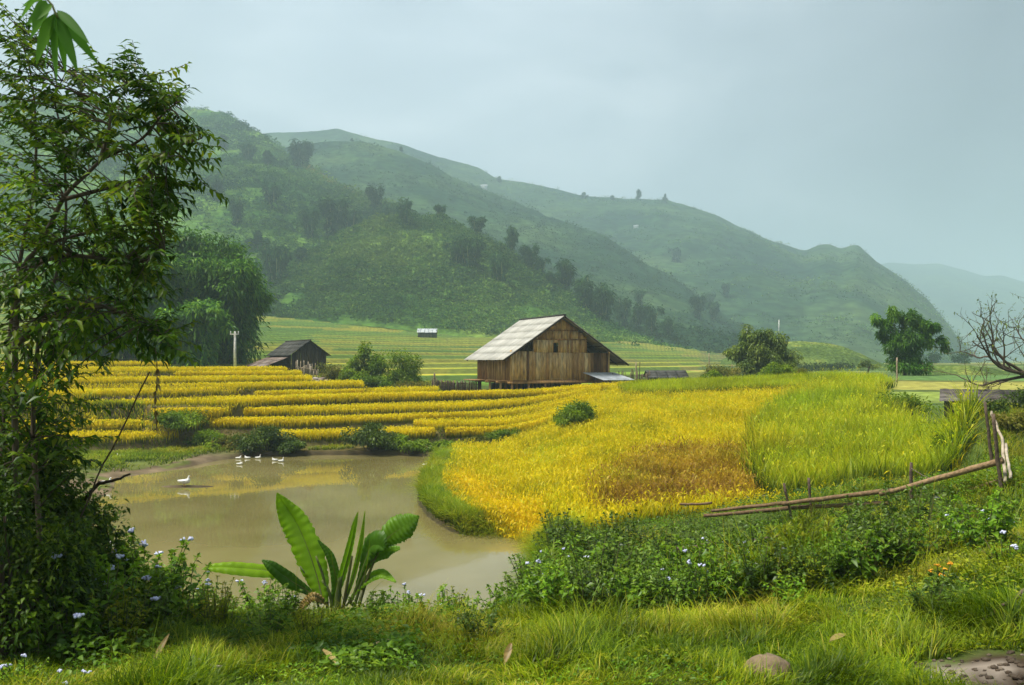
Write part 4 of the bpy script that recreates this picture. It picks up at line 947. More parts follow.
# ------------------------------------------------------------------ pole fence at the right
def log(mb, A, B_, ra, rb, n=9, bow=.04, rnd=.5, k=7):
    A, B_ = np.array(A, float), np.array(B_, float); P = np.array([A + (B_ - A) * t for t in np.linspace(0, 1, n)])
    w = rng.normal(0, bow * .5, 3) * .5
    P = P + np.sin(np.linspace(0, math.pi, n))[:, None] * w + rng.normal(0, .006, (n, 3))
    tube(mb, P, np.linspace(ra, rb, n), k, rnd, wob=.25)
fence = empty('pole_fence', at(905, 18.5), 'rustic fence of thin bare poles round the green rice plot', 'fence')
def flog(nm, a, b, ra, rb, mat, rnd=.5):
    m = MB(); log(m, PT(*a), PT(*b), ra, rb, rnd=rnd); part(nm, m, M[mat], fence)
flog('rail', (704, 516, 22.0), (790, 508, 20.6), .045, .055, 'rail', .35)
flog('rail', (712, 511, 22.1), (786, 503, 20.7), .04, .05, 'rail', .5)
flog('rail', (782, 504, 20.5), (893, 490, 19.0), .05, .06, 'rail', .6)
flog('rail', (790, 508, 20.5), (889, 503, 19.1), .045, .05, 'rail', .3)
flog('rail', (880, 494, 18.9), (1004, 460, 17.0), .05, .072, 'rail', .85)
flog('rail', (966, 491, 18.0), (1001, 480, 17.2), .035, .045, 'rail', .7)
flog('rail', (680, 504, 22.6), (712, 503, 22.2), .03, .035, 'rail', .4)
def fpost(px, d, top_py, r, mat, lean=0., rnd=.3):
    p = at(px, d); m = MB(); log(m, p - (0, 0, .3), PT(px + lean, top_py, d), r, r * .75, 7, .02, rnd); part('post', m, M[mat], fence)
fpost(796, 20.5, 483, .04, 'deadwood', -12); fpost(812, 20.3, 478, .04, 'deadwood', -3); fpost(912, 18.6, 463, .045, 'deadwood', -1); fpost(1003, 17.0, 414, .042, 'deadwood', -10);
fpost(994, 21, 402, .045, 'deadwood', -9)
flog('rail', (1006, 482, 16.9), (1002, 438, 18.4), .036, .032, 'palewood', .8); flog('rail', (1003, 441, 18.4), (991, 412, 21.5), .032, .03, 'palewood', .6)
flog('rail', (1011, 478, 16.8), (1005, 444, 18.2), .03, .028, 'palewood', .95)
flog('wire', (911, 468, 18.5), (934, 481, 18.3), .008, .008, 'palewood')
m = MB(); log(m, PT(676, 549, 17.5), PT(716, 544, 17.2), .03, .035, rnd=.6); log(m, PT(700, 547, 17.3), PT(706, 556, 17.2), .02, .012)
obj('fallen_branch', m, M['deadwood'], 'bare brown branch lying across the weeds below the fence left end', 'branch')
m = MB(); log(m, PT(748, 541, 17), PT(781, 535, 16.8), .028, .02, rnd=.5); obj('fallen_branch', m, M['deadwood'], 'short brown stick caught in the weeds under the feathery plant', 'branch')

# ------------------------------------------------------------------ geese
def goose(px, d, L, label, z=None, face=1, neck=1.0, legs=True, group=None, low=False):
    x, y = G(px, d); g = hz(x, y) if z is None else z
    root = empty('goose', (x, y, g), label, 'goose', group)
    P = np.array([x, y, g]); s = L / .7; f = face
    lift = .10 * s if legs else -.05 * s
    m = MB()
    body = curve([P + (-.36 * s * f, 0, lift + .20 * s), P + (-.24 * s * f, 0, lift + .15 * s), P + (0, 0, lift + .13 * s), P + (.17 * s * f, 0, lift + .17 * s), P + (.24 * s * f, 0, lift + .25 * s),
                  P + (.25 * s * f, 0, lift + (.25 + .17 * neck) * s), P + (.27 * s * f, 0, lift + (.25 + .26 * neck) * s), P + (.33 * s * f, 0, lift + (.25 + .25 * neck) * s)], 22)
    rad = np.interp(np.linspace(0, 1, 22), [0, .10, .3, .45, .55, .66, .8, .88, .95, 1], np.array([.01, .06, .135, .14, .115, .06, .036, .042, .036, .015]) * s)
    tube(m, body, rad, 10, .6); part('body', m, M['white'], root, smooth=True)
    h = body[-1]; m = MB(); tube(m, [h - (.015 * f * s, 0, 0), h + (.075 * s * f, 0, -.02 * s)], [.02 * s, .007 * s], 6); part('beak', m, M['beak'], root)
    m = MB()
    for sd in (-1, 1):
        c = curve([P + (.12 * s * f, .115 * s * sd, lift + .18 * s), P + (-.1 * s * f, .13 * s * sd, lift + .18 * s), P + (-.33 * s * f, .03 * s * sd, lift + .22 * s)], 8)
        tube(m, c, np.array([.02, .05, .062, .066, .06, .045, .03, .01]) * s, 7, .3)
    part('wings', m, M['white'], root, smooth=True)
    if legs:
        for sd in (-1, 1):
            m = MB(); q = P + (.02 * s * f, .06 * s * sd, 0); tube(m, [q + (0, 0, lift + .04 * s), q], .013 * s, 5); box(m, q + (.03 * s * f, 0, .008), (.09 * s, .06 * s, .012)); part('leg', m, M['beak'], root)
goose(184, 36.3, .54, 'largest white goose, standing on the mud bar in the pond', face=1, neck=.7)
x, y = G(120, 44); goose(120, 45.5, .34, 'white goose resting on the grassy left shore', face=-1, neck=.5, legs=False)
goose(106, 36.0, .5, 'white goose half hidden behind the leafy branch at the left shore', face=1, neck=.6, legs=True)
gs = 'white geese swimming in a loose line near the far bank'
for px, py, fc, nk, lab in ((238.5, 457.6, 1, .6, 'leftmost swimming goose of the line along the far bank'), (247.5, 457.4, -1, .5, 'second swimming goose from the left by the far bank'), (258, 457.3, 1, .9, 'white goose swimming in front of the dark left shrub'),
        (239.5, 463.5, 1, .3, 'swimming goose nearest the camera, low in the water'), (275, 459.5, -1, .5, 'white goose swimming right of the dark left shrub'), (281, 460.5, 1, 1.1, 'swimming goose at the right end with its neck raised')):
    d = F * H / (py + 1.2 - HZ); goose(px, d, .33, lab, z=.0, face=fc, neck=nk, legs=False, group=gs)
goose(425, F * H / (465.5 - HZ), .30, 'lone small goose swimming beside the tongue of rice', z=0., face=1, neck=.8, legs=False)
goose(116, 24.6, .4, 'white goose on the water glimpsed through the left weeds', z=0., face=-1, neck=.5, legs=False)

# ------------------------------------------------------------------ small things on the near bank
p = at(767, 6.55); m = MB(); ico(m, p + (0, 0, .06), (.19, .15, .13), seg=14, rings=9, jit=.16); obj('rock', m, M['stone'], 'brown rounded stone half sunk in the grass at the bottom edge', 'rock', smooth=True)
def dead_leaf(px, py, L, W, az, label, tilt=.15):
    # lies on the grass where that picture row meets the ground
    dd = np.linspace(5, 16, 400); x = (px - 512) / F * dd; r = HZ + (H - (hgt(x, dd) + .12)) * F / dd; d = dd[np.argmin(np.abs(r - py))]
    p = at(px, d, .13); m = MB(); D = np.array([[math.cos(az), math.sin(az), tilt]])
    n = 7; t = np.linspace(0, 1, n); c = p + D * L * (t[:, None] - .5) + np.array([0, 0, 1]) * (.06 * L * np.sin(t * 3.1))[:, None]; s = np.array([-math.sin(az), math.cos(az), .25]); wd = W * np.sin(np.clip(t * .94 + .03, 0, 1) * math.pi) ** .8
    V = np.concatenate([c - s * wd[:, None] / 2, c, c + s * wd[:, None] / 2]) + np.repeat(np.array([[0, 0, .25 * W], [0, 0, 0], [0, 0, .2 * W]]), n, 0); f = []
    for k in range(n - 1): f += [[k, k + 1, n + k + 1, n + k], [n + k, n + k + 1, 2 * n + k + 1, 2 * n + k]]
    m.add(V, f, rng.random()); obj('dead_leaf', m, M['deadleaf'], label, 'leaf')
dead_leaf(35, 623, .42, .09, -.45, 'long brown dead leaf on the grass at the far left')
dead_leaf(160, 653, .24, .05, 1.3, 'small upright pale dead leaf in the grass at the lower left', .9)
dead_leaf(352, 652, .45, .10, .2, 'broad torn brown leaf in the grass below the banana plant')
dead_leaf(330, 660, .3, .07, 2.2, 'smaller brown leaf left of the broad torn leaf')
dead_leaf(508, 656, .16, .06, 1.2, 'pale crumpled leaf in the middle of the near grass', .8)
dead_leaf(838, 640, .2, .06, .5, 'reddish brown leaf in the grass left of the muddy patch')
dead_leaf(385, 645, .26, .05, .0, 'pale straw-coloured leaf right of the broad torn leaf')
m = MB(); a = at(186, 7.0, .12); b = at(222, 6.7, .08); log(m, a, b, .012, .01, rnd=.9); obj('dry_stick', m, M['palewood'], 'pale dry stick in the grass at the lower left', 'stick')
m = MB(); log(m, at(978, 7.4, .05), at(1060, 7.9, .3), .014, .02, rnd=.4); obj('dry_stick', m, M['deadwood'], 'brown stick lying by the muddy patch', 'stick')
cl_ = MB()
for i in range(260):
    q = np.array([rng.uniform(2.9, 4.3), rng.uniform(5.3, 6.65)]); s_ = rng.uniform(.008, .032) * (1 if i % 9 else 1.8); ico(cl_, (q[0], q[1], hz(*q) + s_ * .2), (s_, s_ * rng.uniform(.6, 1), s_ * .55), rng.random(), 7, 5, .35)
obj('mud_clods', cl_, M['clod'], 'brown clods and pebbles on the small muddy patch at the lower right', 'mud', kind='stuff')
p = at(1021, 21.5, .06); m = MB(); ico(m, p, (.17, .12, .11), .6, 10, 7, .35); obj('plastic_litter', m, M['plastic'], 'white scrap of litter on the grass at the right edge', 'litter')
# ------------------------------------------------------------------ trees and plants
def limb(mb, P, r0, r1, n=10, k=6, rnd=.5): tube(mb, curve(P, n), np.linspace(r0, r1, n), k, rnd)

def bamboo(name, base, h, spread, ncul, nleaf, L, W, label, cat='bamboo', group=None, mat='bamboo', start=.25, lobes=None, culm_r=.05, seed=0, local=False):
    """arching culms with hanging leaf sprays"""
    base = np.asarray(base, float)
    root = empty(name, base, label, cat, group)
    cm = MB(); lm = MB()
    for i in range(ncul):
        a = rng.random() * 6.283; q = spread * rng.random() ** .6; hh = h * rng.uniform(.62, 1.05)
        b = base + np.array([math.cos(a), math.sin(a), 0]) * q * .22 - (0, 0, .2)
        top = base + np.array([math.cos(a) * q * .75, math.sin(a) * q * .75, hh]); tip = base + np.array([math.cos(a) * q * 1.1, math.sin(a) * q * 1.1, hh * rng.uniform(.82, .94)])
        c = curve([b, b + (top - b) * (.45, .45, .55), top, tip], 12); tube(cm, c, np.linspace(culm_r, culm_r * .25, 12), 5, rng.random())
        # leaf tufts along the culm
        nt = max(3, int(nleaf / 14)); t = start + (1 - start) * rng.random(nt) ** .8
        for tt in t:
            u = tt * 11; k0 = min(int(u), 10); p = c[k0] + (c[k0 + 1] - c[k0]) * (u - k0)
            rr = h * .085 * rng.uniform(.6, 1.4) * (1.25 - .5 * tt); cc = p + sph(1)[0] * rr * .9
            m = 14; P = cc + rng.normal(0, .5, (m, 3)) * rr * (1, 1, .8); D = (P - cc) * 1.2 / rr + rng.normal(0, .4, (m, 3)) - (0, 0, .55)
            leaves(lm, P, D, L * rng.uniform(.6, 1.3, m), W * rng.uniform(.6, 1.3, m), np.clip(rng.random() * .8 + rng.normal(.1, .18, m), 0, 1), droop=.35, detail=False)
    part('culms', cm, M['culm'], root); part('foliage', lm, M[mat], root)
    return root
def lobe_tree(name, base, trunk, lobes, mat, label, cat='tree', L=.3, W=.12, group=None, tr=.16, droop=.25, detail=False, shell=.45, rs=.2, down=.25):
    """lobes: (dx, dy, dz, rx, rz, leaves)"""
    base = np.asarray(base, float); root = empty(name, base, label, cat, group)
    tm = MB(); lm = MB(); tp = np.array([base + np.array(p) for p in trunk]); limb(tm, np.vstack([base - (0, 0, .2), tp]), tr, tr * .6, 8, 8)
    for dx, dy, dz, rx, rz, n in lobes:
        c = base + np.array([dx, dy, dz]); s = tp[-1] if dz > trunk[-1][2] * .8 else tp[0]
        limb(tm, [s, (s + c) / 2 + rng.normal(0, .12, 3) + (0, 0, .1), c], tr * .45, tr * .12, 7, 5)
        sub = max(4, n // 160)
        rb0 = rng.random() * .5 + .2
        for q in range(sub):
            u = sph(1)[0]; cc = c + u * np.array([rx, rx, rz]) * rng.uniform(.35, .85); k = rng.uniform(.28, .5)
            lobe(lm, cc, np.array([rx, rx, rz]) * k, n // sub, L, W, droop, np.clip(rb0 + rng.normal(0, .22), 0, 1), rs, detail, shell, down)
            tube(tm, [c, cc], [tr * .1, tr * .04], 4, cap=False)
    part('trunk', tm, M['bark'], root); part('crown', lm, M[mat], root); return root
def bush(name, base, w, h, n, L, W, mat, label, cat='bush', group=None, nl=9, detail=False, stems=True, tall=.5):
    base = np.asarray(base, float); root = empty(name, base, label, cat, group); sm = MB(); lm = MB()
    for i in range(nl):
        a = rng.random() * 6.283; q = w * .5 * math.sqrt(rng.random()) * .8; dz = h * rng.uniform(.25, .8) * (1 - .45 * (q / (w * .5)) ** 2)
        c = base + np.array([math.cos(a) * q, math.sin(a) * q, dz]); r = np.array([w, w, h]) * rng.uniform(.16, .27)
        limb(sm, [base + np.array([math.cos(a), math.sin(a), 0]) * q * .3 - (0, 0, .1), (base + c) / 2 + rng.normal(0, .04, 3), c], .012 + .012 * h, .006, 6, 5, rng.random())
        lobe(lm, c, r, n // nl, L, W, .3, rng.random() * .7 + .1, .2, detail, .35, .15)
    part('stems', sm, M['bark'] if h > 1.4 else M['stem'], root); part('foliage', lm, M[mat], root); return root

# --- bamboo grove left of the pole, grove members told apart by place and look
for px, d, tp, sp, lab, mt in ((92, 96, 262, 4.2, 'leftmost bamboo clump of the grove, seen through the near tree', 'bamboo'), (132, 100, 246, 4.6, 'tall bamboo clump of the grove behind the near tree branches', 'bamboo'), (168, 92, 268, 4.4, 'mid-height bamboo clump in the middle of the grove', 'bamboo'),
        (204, 98, 246, 4.6, 'tallest rounded bamboo clump of the grove', 'bamboo'), (234, 94, 268, 3.4, 'dark bamboo clump behind the white utility pole', 'bamboo'), (196, 88, 308, 3.2, 'lowest feathery bamboo at the foot of the grove', 'bamboo_x')):
    b = at(px, d); h = H + (HZ - tp) * d / F - b[2]
    bamboo('bamboo_clump', b, h, sp, 34 if h > 7 else 24, 620, .62, .2, lab, group='bamboo grove left of the hut', start=.06, mat='bamboo_grove')
# --- right-hand trees
b = at(761, 78)
lobe_tree('rounded_tree', b, [(.1, 0, 1.0), (.0, 0, 1.9)], [(-.9, 0, 4.0, 1.3, 1.15, 1500), (.2, .2, 4.1, 1.2, .9, 1300), (1.0, 0, 3.2, 1.5, 1.2, 1600), (-1.9, 0, 2.7, 1.1, 1.2, 1100), (1.9, 0, 2.2, 1.5, 1.3, 1600), (0, -.6, 2.2, 1.9, 1.3, 2200), (2.5, -.2, 1.2, 1.1, 1.1, 1200), (-1.1, -.4, 1.2, 1.5, 1.1, 1500), (.9, -.7, 1.0, 1.8, 1.0, 1500), (-2.8, .2, 2.3, .7, .6, 300)], 'tree_grey', 'rounded grey-green tree with drooping crown right of the low shed', L=.30, W=.10, droop=.5)
b = at(905, 75)
lobe_tree('bamboo_tree', b, [(0, 0, 1.2), (0, 0, 2.2)], [(-2.2, 0, 4.9, .95, .75, 900), (-1.2, .1, 5.1, .8, .9, 800), (-1.5, 0, 3.9, 1.0, .9, 1000), (.0, 0, 4.9, .75, 1.0, 900), (1.2, 0, 4.7, .75, .9, 900), (1.9, .1, 4.2, .8, .8, 800), (2.7, 0, 3.9, .8, .6, 700), (3.4, 0, 3.2, .55, .5, 350), (3.7, 0, 2.4, .4, .5, 220), (.2, 0, 3.4, 1.5, 1.2, 1800), (-.7, -.2, 2.2, 1.3, 1.3, 1600), (.8, -.2, 2.0, 1.4, 1.4, 1800), (.1, -.4, .9, 1.7, .9, 1800), (1.9, 0, 3.0, .7, .8, 500)], 'bamboo', 'lobed bright green bamboo standing at the right edge of the rice', cat='bamboo', L=.34, W=.10, droop=.4, rs=.16)
b = at(868, 112); lobe_tree('small_palm', b, [(0, 0, 1.1), (.1, 0, 1.9)], [(-.9, 0, 2.3, .7, .5, 260), (.7, 0, 2.2, .8, .5, 260), (0, 0, 2.5, .7, .45, 260)], 'tree_grey', 'small thin-trunked tree left of the lobed bamboo', L=.3, W=.1, tr=.13)
b = at(776, 69); bush('round_bush', b, 2.9, 1.75, 3600, .20, .09, 'bush', 'bright green round bush at the foot of the rounded tree', nl=14)
b = at(805, 72); bush('round_bush', b, 1.7, .8, 900, .20, .07, 'bush_brown', 'low yellowish bush right of the bright round bush')
b = at(724, 76); bush('scrub_bush', b, 3.4, 1.5, 2000, .2, .07, 'bush_brown', 'dry brownish scrub left of the rounded tree', nl=14)
b = at(712, 72); bush('scrub_bush', b, 1.8, 1.0, 1200, .2, .08, 'bush', 'green bush in front of the dry scrub')
b = at(946, 92); bush('hedge_bush', b, 3.2, 1.5, 1800, .3, .12, 'bush_dark', 'dark green low bush right of the lobed bamboo')
b = at(980, 105); bush('hedge_bush', b, 2.0, .9, 700, .3, .12, 'bush_brown', 'small brown bush in the fields at the right')
b = at(850, 260); bush('field_tree', at(850, 200), 6, 3.0, 900, .6, .25, 'bamboo_hill', 'dark bush on the fields behind the small tree', nl=10)
for px, d, w_, h_, lab in ((826, 240, 7, 4, 'farthest small tree at the mound foot'), (962, 250, 6, 4, 'dark far tree right of the bright mound'), (935, 260, 5, 4, 'small far tree left of the bright mound')):
    bush('field_tree', at(px, d), w_, h_, 700, .7, .3, 'bamboo_hill', lab, 'tree', nl=9)
for px, w_, lab in ((790, 9, 'left bush of the dark row at the foot of the mound'), (815, 9, 'middle bush of the dark row at the foot of the mound'), (838, 8, 'right bush of the dark row at the foot of the mound')):
    bush('hedge_bush', at(px, 174), w_ * .8, 2.0, 700, .6, .25, 'bush_dark', lab, nl=10)
# --- bush heap right of the dark hut
def pb(px, d, w, h, n, mat, lab, L=.22, W=.1, nl=12, name='bush'): return bush(name, at(px, d), w, h, n, L, W, mat, lab, nl=nl)
pb(364, 76, 3.2, 3.9, 3600, 'bush', 'tallest bright bush of the heap right of the dark hut', .26, .13)
pb(398, 75, 4.4, 3.7, 4600, 'bush', 'broad bush of the heap with climbing vines')
pb(405, 73.5, 3.0, 2.2, 2200, 'bush', 'green creeper bush at the right end of the heap')
pb(376, 72.5, 3.2, 1.7, 2400, 'bush', 'round light green bush in the front of the heap', .2, .1)
pb(338, 76.5, 3.4, 2.2, 2000, 'bush_brown', 'yellowish scrub between the dark hut and the heap')
pb(352, 74, 2.6, 1.5, 1500, 'bush', 'low green bush in front of the yellowish scrub')
pb(412, 71, 3.2, .9, 1300, 'bush_brown', 'low dry bush in front of the creeper bush')
# --- shrubs of the pond bank
def onbank(px, py, **k):
    dd = np.linspace(40, 66, 500); x = (px - 512) / F * dd; r = HZ + (H - hgt(x, dd)) * F / dd; return np.array([*G(px, dd[np.argmin(np.abs(r - py))]), 0])
def sb(px, d, w, h, n, mat, lab, L=.17, W=.08, nl=14, name='shrub'): return bush(name, at(px, d), w, h, n, L, W, mat, lab, 'shrub', nl=nl)
sb(372, 48.9, 3.3, 1.75, 4200, 'bush_dark', 'largest dark shrub on the far bank, right of the swimming geese', .18, .09, 16)
sb(268, 48.6, 3.4, 1.5, 3600, 'bush_dark', 'dark spreading shrub on the far bank above the geese', .17, .08, 16)
sb(292, 48.3, 1.6, .7, 1300, 'bush_dark', 'low dark shrub at the right foot of the spreading shrub')
sb(398, 49, 1.3, 1.0, 900, 'bush', 'light shrub hanging over the largest dark bank shrub')
sb(182, 50.5, 3.2, 1.4, 3200, 'bush', 'bright green shrub on the left bank below the terraces', .18, .07, 14)
sb(208, 49.8, 2.4, 1.2, 2200, 'bush', 'second bright green shrub, nearer the water on the left bank', .18, .07, 14)
sb(232, 49.6, 2.2, 1.0, 1500, 'bush_brown', 'yellowish shrub between the bright and the dark bank shrubs')
sb(418, 48.4, 2.0, .7, 1200, 'bush', 'low green shrub at the waterline near the tongue of rice')
sb(447, 48.9, 1.6, .6, 900, 'bush', 'small green shrub where the bank meets the rice')
sb(505, row_d(505, 443, 40, 60), 2.2, .95, 1800, 'bush', 'green shrub at the right end of the lowest rice strip')
sb(478, row_d(478, 446, 40, 60), 1.6, .7, 900, 'bush_brown', 'dry low shrub left of the shrub ending the lowest strip')
b = on_row(575, 430, 38, 66); bush('round_bush', b, 2.7, 1.8, 6000, .17, .06, 'bush', 'round dark green bush alone in the middle of the golden rice', nl=18)
b = at(910, 43); bush('round_bush', b, 3.0, 1.9, 3800, .16, .08, 'bush', 'rounded green bush at the back edge of the tall green rice', nl=14)
b = at(890, 45); bush('scrub_bush', b, 1.8, .9, 1200, .15, .06, 'bush_brown', 'small yellowish bush left of the rounded bush in the rice')
for px, d, w_, h_, mt, lab in ((946, 33, 2.2, 1.15, 'bush', 'green bush below the tiled shed roof'), (938, 37, 2.0, .9, 'bush_brown', 'brownish bush between the rounded bush and the shed roof'), (985, 31, 1.4, .6, 'bush_dark', 'dark bush in front of the shed roof'), (1030, 33, 2.6, 1.3, 'bush_dark', 'dark bush hiding the right end of the shed roof'),
        (962, 26.5, 1.5, .9, 'bush', 'leafy bush behind the corner post of the fence'), (948, 29, 1.6, .8, 'bush_dark', 'dark low bush at the right end of the green rice'), (1018, 27, 1.6, .8, 'bush_brown', 'dull bush on the rise behind the white litter')):
    bush('bush', at(px, d), w_, h_, 1700, .13, .06, mt, lab, nl=12)
# rubble heaps
def heap(px, d, n, r, lab):
    p = at(px, d); m = MB()
    for i in range(n): s = r * rng.uniform(.15, .4); ico(m, p + np.array([rng.normal(0, r * .6), rng.normal(0, r * .3), s * rng.uniform(.3, 1.2)]), (s, s * .8, s * .6), rng.random(), 6, 4, .4)
    obj('rubble_heap', m, M['rubble'], lab, 'rubble')
heap(317, 72.5, 26, .9, 'small heap of pale rubble at the corner of the rice below the hut'); heap(633, 67, 22, .8, 'rubble heap at the left end of the tall green strip'); heap(930, 38, 26, .8, 'reddish rubble wall below the shed roof')

# --- trees of the hills: a few kinds, copied
def proto(kind):
    if kind == 'plume': o = bamboo('hill_bamboo', (0, 0, 0), 10, 2.6, 7, 170, 1.3, .45, 'x', mat='bamboo_hill', start=.02, culm_r=.12)
    elif kind == 'clump': o = bamboo('hill_bamboo', (0, 0, 0), 10, 4.6, 10, 165, 1.4, .48, 'x', mat='bamboo_hill', start=.0, culm_r=.12)
    elif kind == 'fork': o = lobe_tree('hill_tree', (0, 0, 0), [(0, 0, 2.), (0, 0, 3.5)], [(-2.6, 0, 7.6, 2.1, 2.3, 320), (2.9, 0, 8.0, 2.4, 2.0, 320), (0, 0, 5, 1.8, 2.6, 260)], 'bamboo_hill', 'x', L=1.4, W=.6, tr=.35)
    else: o = lobe_tree('hill_tree', (0, 0, 0), [(0, 0, 2.), (0, 0, 4.)], [(-1.5, 0, 5.5, 2.4, 2.2, 350), (1.7, 0, 5.2, 2.2, 2., 350), (0, 0, 7.8, 2., 1.9, 350), (0, -.5, 3.4, 2.4, 1.7, 300)], 'bamboo_hill', 'x', 'tree', L=1.4, W=.6, tr=.35)
    return o
ht = [  # hill, column, foot row, height px, kind, width factor, label
 (A1, 296, 166, 26, 'plume', 1.0, 'taller left plume of the pair standing out on the left crest'), (A1, 305, 164, 24, 'plume', 1.1, 'right plume of the pair standing out on the left crest'),
 (A1, 374, 212, 25, 'clump', .8, 'bamboo at the lower end of the pale grassy crest'), (A2, 403, 226, 28, 'plume', 1.0, 'slim upright bamboo at the start of the green shoulder'), (A1, 389, 226, 22, 'plume', 1.0, 'small bamboo just left of the slim upright one'),
 (A1, 237, 226, 30, 'plume', .9, 'tall slim tree in the middle of the left hillside'), (A1, 273, 210, 24, 'clump', .9, 'dark bamboo right of the tall slim tree, below the crest pair'), (A1, 277, 290, 44, 'clump', .75, 'tallest dark bamboo low on the left hillside, above the pole'),
 (A1, 331, 236, 36, 'clump', 1.0, 'broad dark grove in the middle of the left hillside'), (A1, 310, 238, 28, 'clump', .9, 'dark clump left of the broad grove'), (A1, 352, 236, 26, 'clump', 1.1, 'dark clump right of the broad grove'),
 (A1, 249, 164, 20, 'clump', .9, 'dark clump under the left crest'), (A1, 268, 166, 16, 'tree', 1.1, 'round dark tree just right of the clump under the crest'), (A1, 222, 150, 16, 'tree', 1.2, 'round tree high on the left hill near the near tree'),
 (A1, 215, 200, 22, 'clump', 1., 'shadowy clump beside the branches of the near tree'), (A1, 258, 250, 20, 'tree', 1.3, 'leafy round tree above the grove of bamboo'), (A1, 300, 262, 16, 'tree', 1.5, 'broad low tree left of centre on the left hillside'),
 (B, 401, 151, 6, 'tree', 1., 'tiny tree on the crest of the dark hill'), (B, 352, 141, 4, 'tree', 1.2, 'tiniest bush at the top of the dark hill'),
 (A2, 439, 214, 12, 'clump', 1.3, 'low clump on the crest of the green shoulder'), (A2, 477, 233, 17, 'clump', 1.2, 'bushy clump further down the shoulder crest'), (A2, 511, 252, 27, 'plume', .9, 'lone slender bamboo above the barn roof'),
 (A2, 528, 268, 22, 'clump', 1., 'bamboo right of the lone slender one'), (A2, 541, 276, 18, 'clump', 1., 'small bamboo further right down the shoulder crest'), (A2, 565, 292, 34, 'plume', 1.1, 'tall dark bamboo on the shoulder above the right roof slope'),
 (A2, 470, 272, 34, 'clump', 1.0, 'broad dark clump in the middle of the shoulder'), (A2, 455, 268, 26, 'clump', .9, 'clump just left of the broad dark one'), (A2, 501, 286, 30, 'clump', .8, 'dark clump above the left roof slope of the barn'),
 (A2, 552, 290, 18, 'clump', 1.0, 'low bamboo left of the tall dark bamboo'), (A2, 586, 312, 36, 'plume', 1.1, 'dark bamboo right above the barn gable'), (A2, 604, 322, 38, 'plume', 1.0, 'tallest bamboo at the lower end of the shoulder'),
 (A2, 596, 318, 24, 'clump', .9, 'bamboo squeezed between two taller ones at the shoulder end'), (B, 622, 327, 30, 'plume', 1.0, 'first bamboo on the dark slope right of the barn'), (B, 637, 331, 28, 'plume', 1.1, 'second bamboo on the dark slope right of the barn'), (B, 652, 335, 28, 'clump', .8, 'broader bamboo third on the dark slope'),
 (B, 668, 339, 22, 'plume', 1.1, 'bamboo last in the row on the dark slope'), (B, 697, 318, 22, 'clump', .8, 'dark clump above the row on the dark slope'), (B, 713, 320, 18, 'clump', .8, 'dark clump at the edge of the dark slope'), (B, 640, 306, 16, 'clump', .9, 'clump halfway up the dark slope'),
 (Ch, 725, 297, 13, 'clump', .8, 'hazy clump on the long ridge right of the dark hill'), (Ch, 711, 308, 14, 'clump', .8, 'hazy clump near the end of the dark hill'), (Ch, 675, 262, 14, 'clump', 1., 'hazy clump on the long ridge just above the dark hill'),
 (Ch, 639, 200, 11, 'tree', .8, 'taller of two lone trees on the long ridge'), (Ch, 665, 202.5, 9, 'tree', .7, 'smaller right one of two lone trees on the long ridge'), (Ch, 499, 183, 7, 'tree', 1.2, 'hazy tree on the left part of the long ridge'),
 (Ch, 584, 199, 7, 'tree', 1.6, 'broad low hazy tree in the middle of the long ridge'), (Ch, 612, 200, 5, 'tree', 1.6, 'low hazy bush between the broad tree and the lone trees')]
protos = {}
for hl, px, py, hp, kind, wf, lab in ht:
    p = hl.find(px, py)
    if kind not in protos: o = protos[kind] = [proto(kind), None]; o[1] = kids(o[0]); o = o[0]
    else: o = copy_tree(protos[kind][0], None, protos[kind][1])
    s = hp * p[1] / F / 10.2; o.location = p - (0, 0, .3); o.scale = (s * wf, s * wf, s); o.rotation_euler.z = random.random() * 6.28 if kind != 'fork' else 0
    o['label'] = lab; o['category'] = 'bamboo' if kind in ('plume', 'clump') else 'tree'; o['group'] = 'trees scattered over the hills'

# --- bare tree at the right edge
def bare_tree():
    b = at(1034, 40); root = empty('bare_tree', b, 'nearly leafless grey tree leaning in at the right edge', 'tree'); m = MB(); lm = MB()
    def grow(p, d, L, r, lev):
        n = 5; pts = [p]; q = p.copy(); dd = d.copy()
        for i in range(n):
            dd = nrm(dd + rng.normal(0, .16, 3) + (0, 0, .04)); q = q + dd * L / n; pts.append(q.copy())
        tube(m, pts, np.linspace(r, r * .55, n + 1), 6 if lev < 3 else 4, rng.random(), cap=False)
        if lev >= 3:
            k = 3; P = np.array(pts)[rng.integers(2, n + 1, k)]
            if rng.random() < .55: leaves(lm, P, rng.normal(0, 1, (k, 3)) - (0, 0, .4), .13, .055, droop=.4)
        if lev < 5:
            for c in range(3 if lev < 3 else 2):
                i = rng.integers(2, n + 1); a = rng.normal(0, .75, 3); a[2] += .1; grow(pts[i].copy(), nrm(dd + a), L * rng.uniform(.6, .82), r * .52, lev + 1)
    top = b + (-.3, 0, 1.7); limb(m, [b - (0, 0, .3), b + (-.2, 0, .9), top], .17, .13, 6, 8)
    for d in ((-1, 0, .75), (-.7, .3, 1.1), (-1, -.2, .25), (.5, 0, 1), (-.3, .2, 1.2), (.9, .1, .5), (-1., .1, -.02)): grow(top - (0, 0, rng.uniform(0, .5)), nrm(np.array(d)), 1.95, .085, 1)
    part('trunk', m, M['bark'], root); part('foliage', lm, M['tree_grey'], root)
bare_tree()

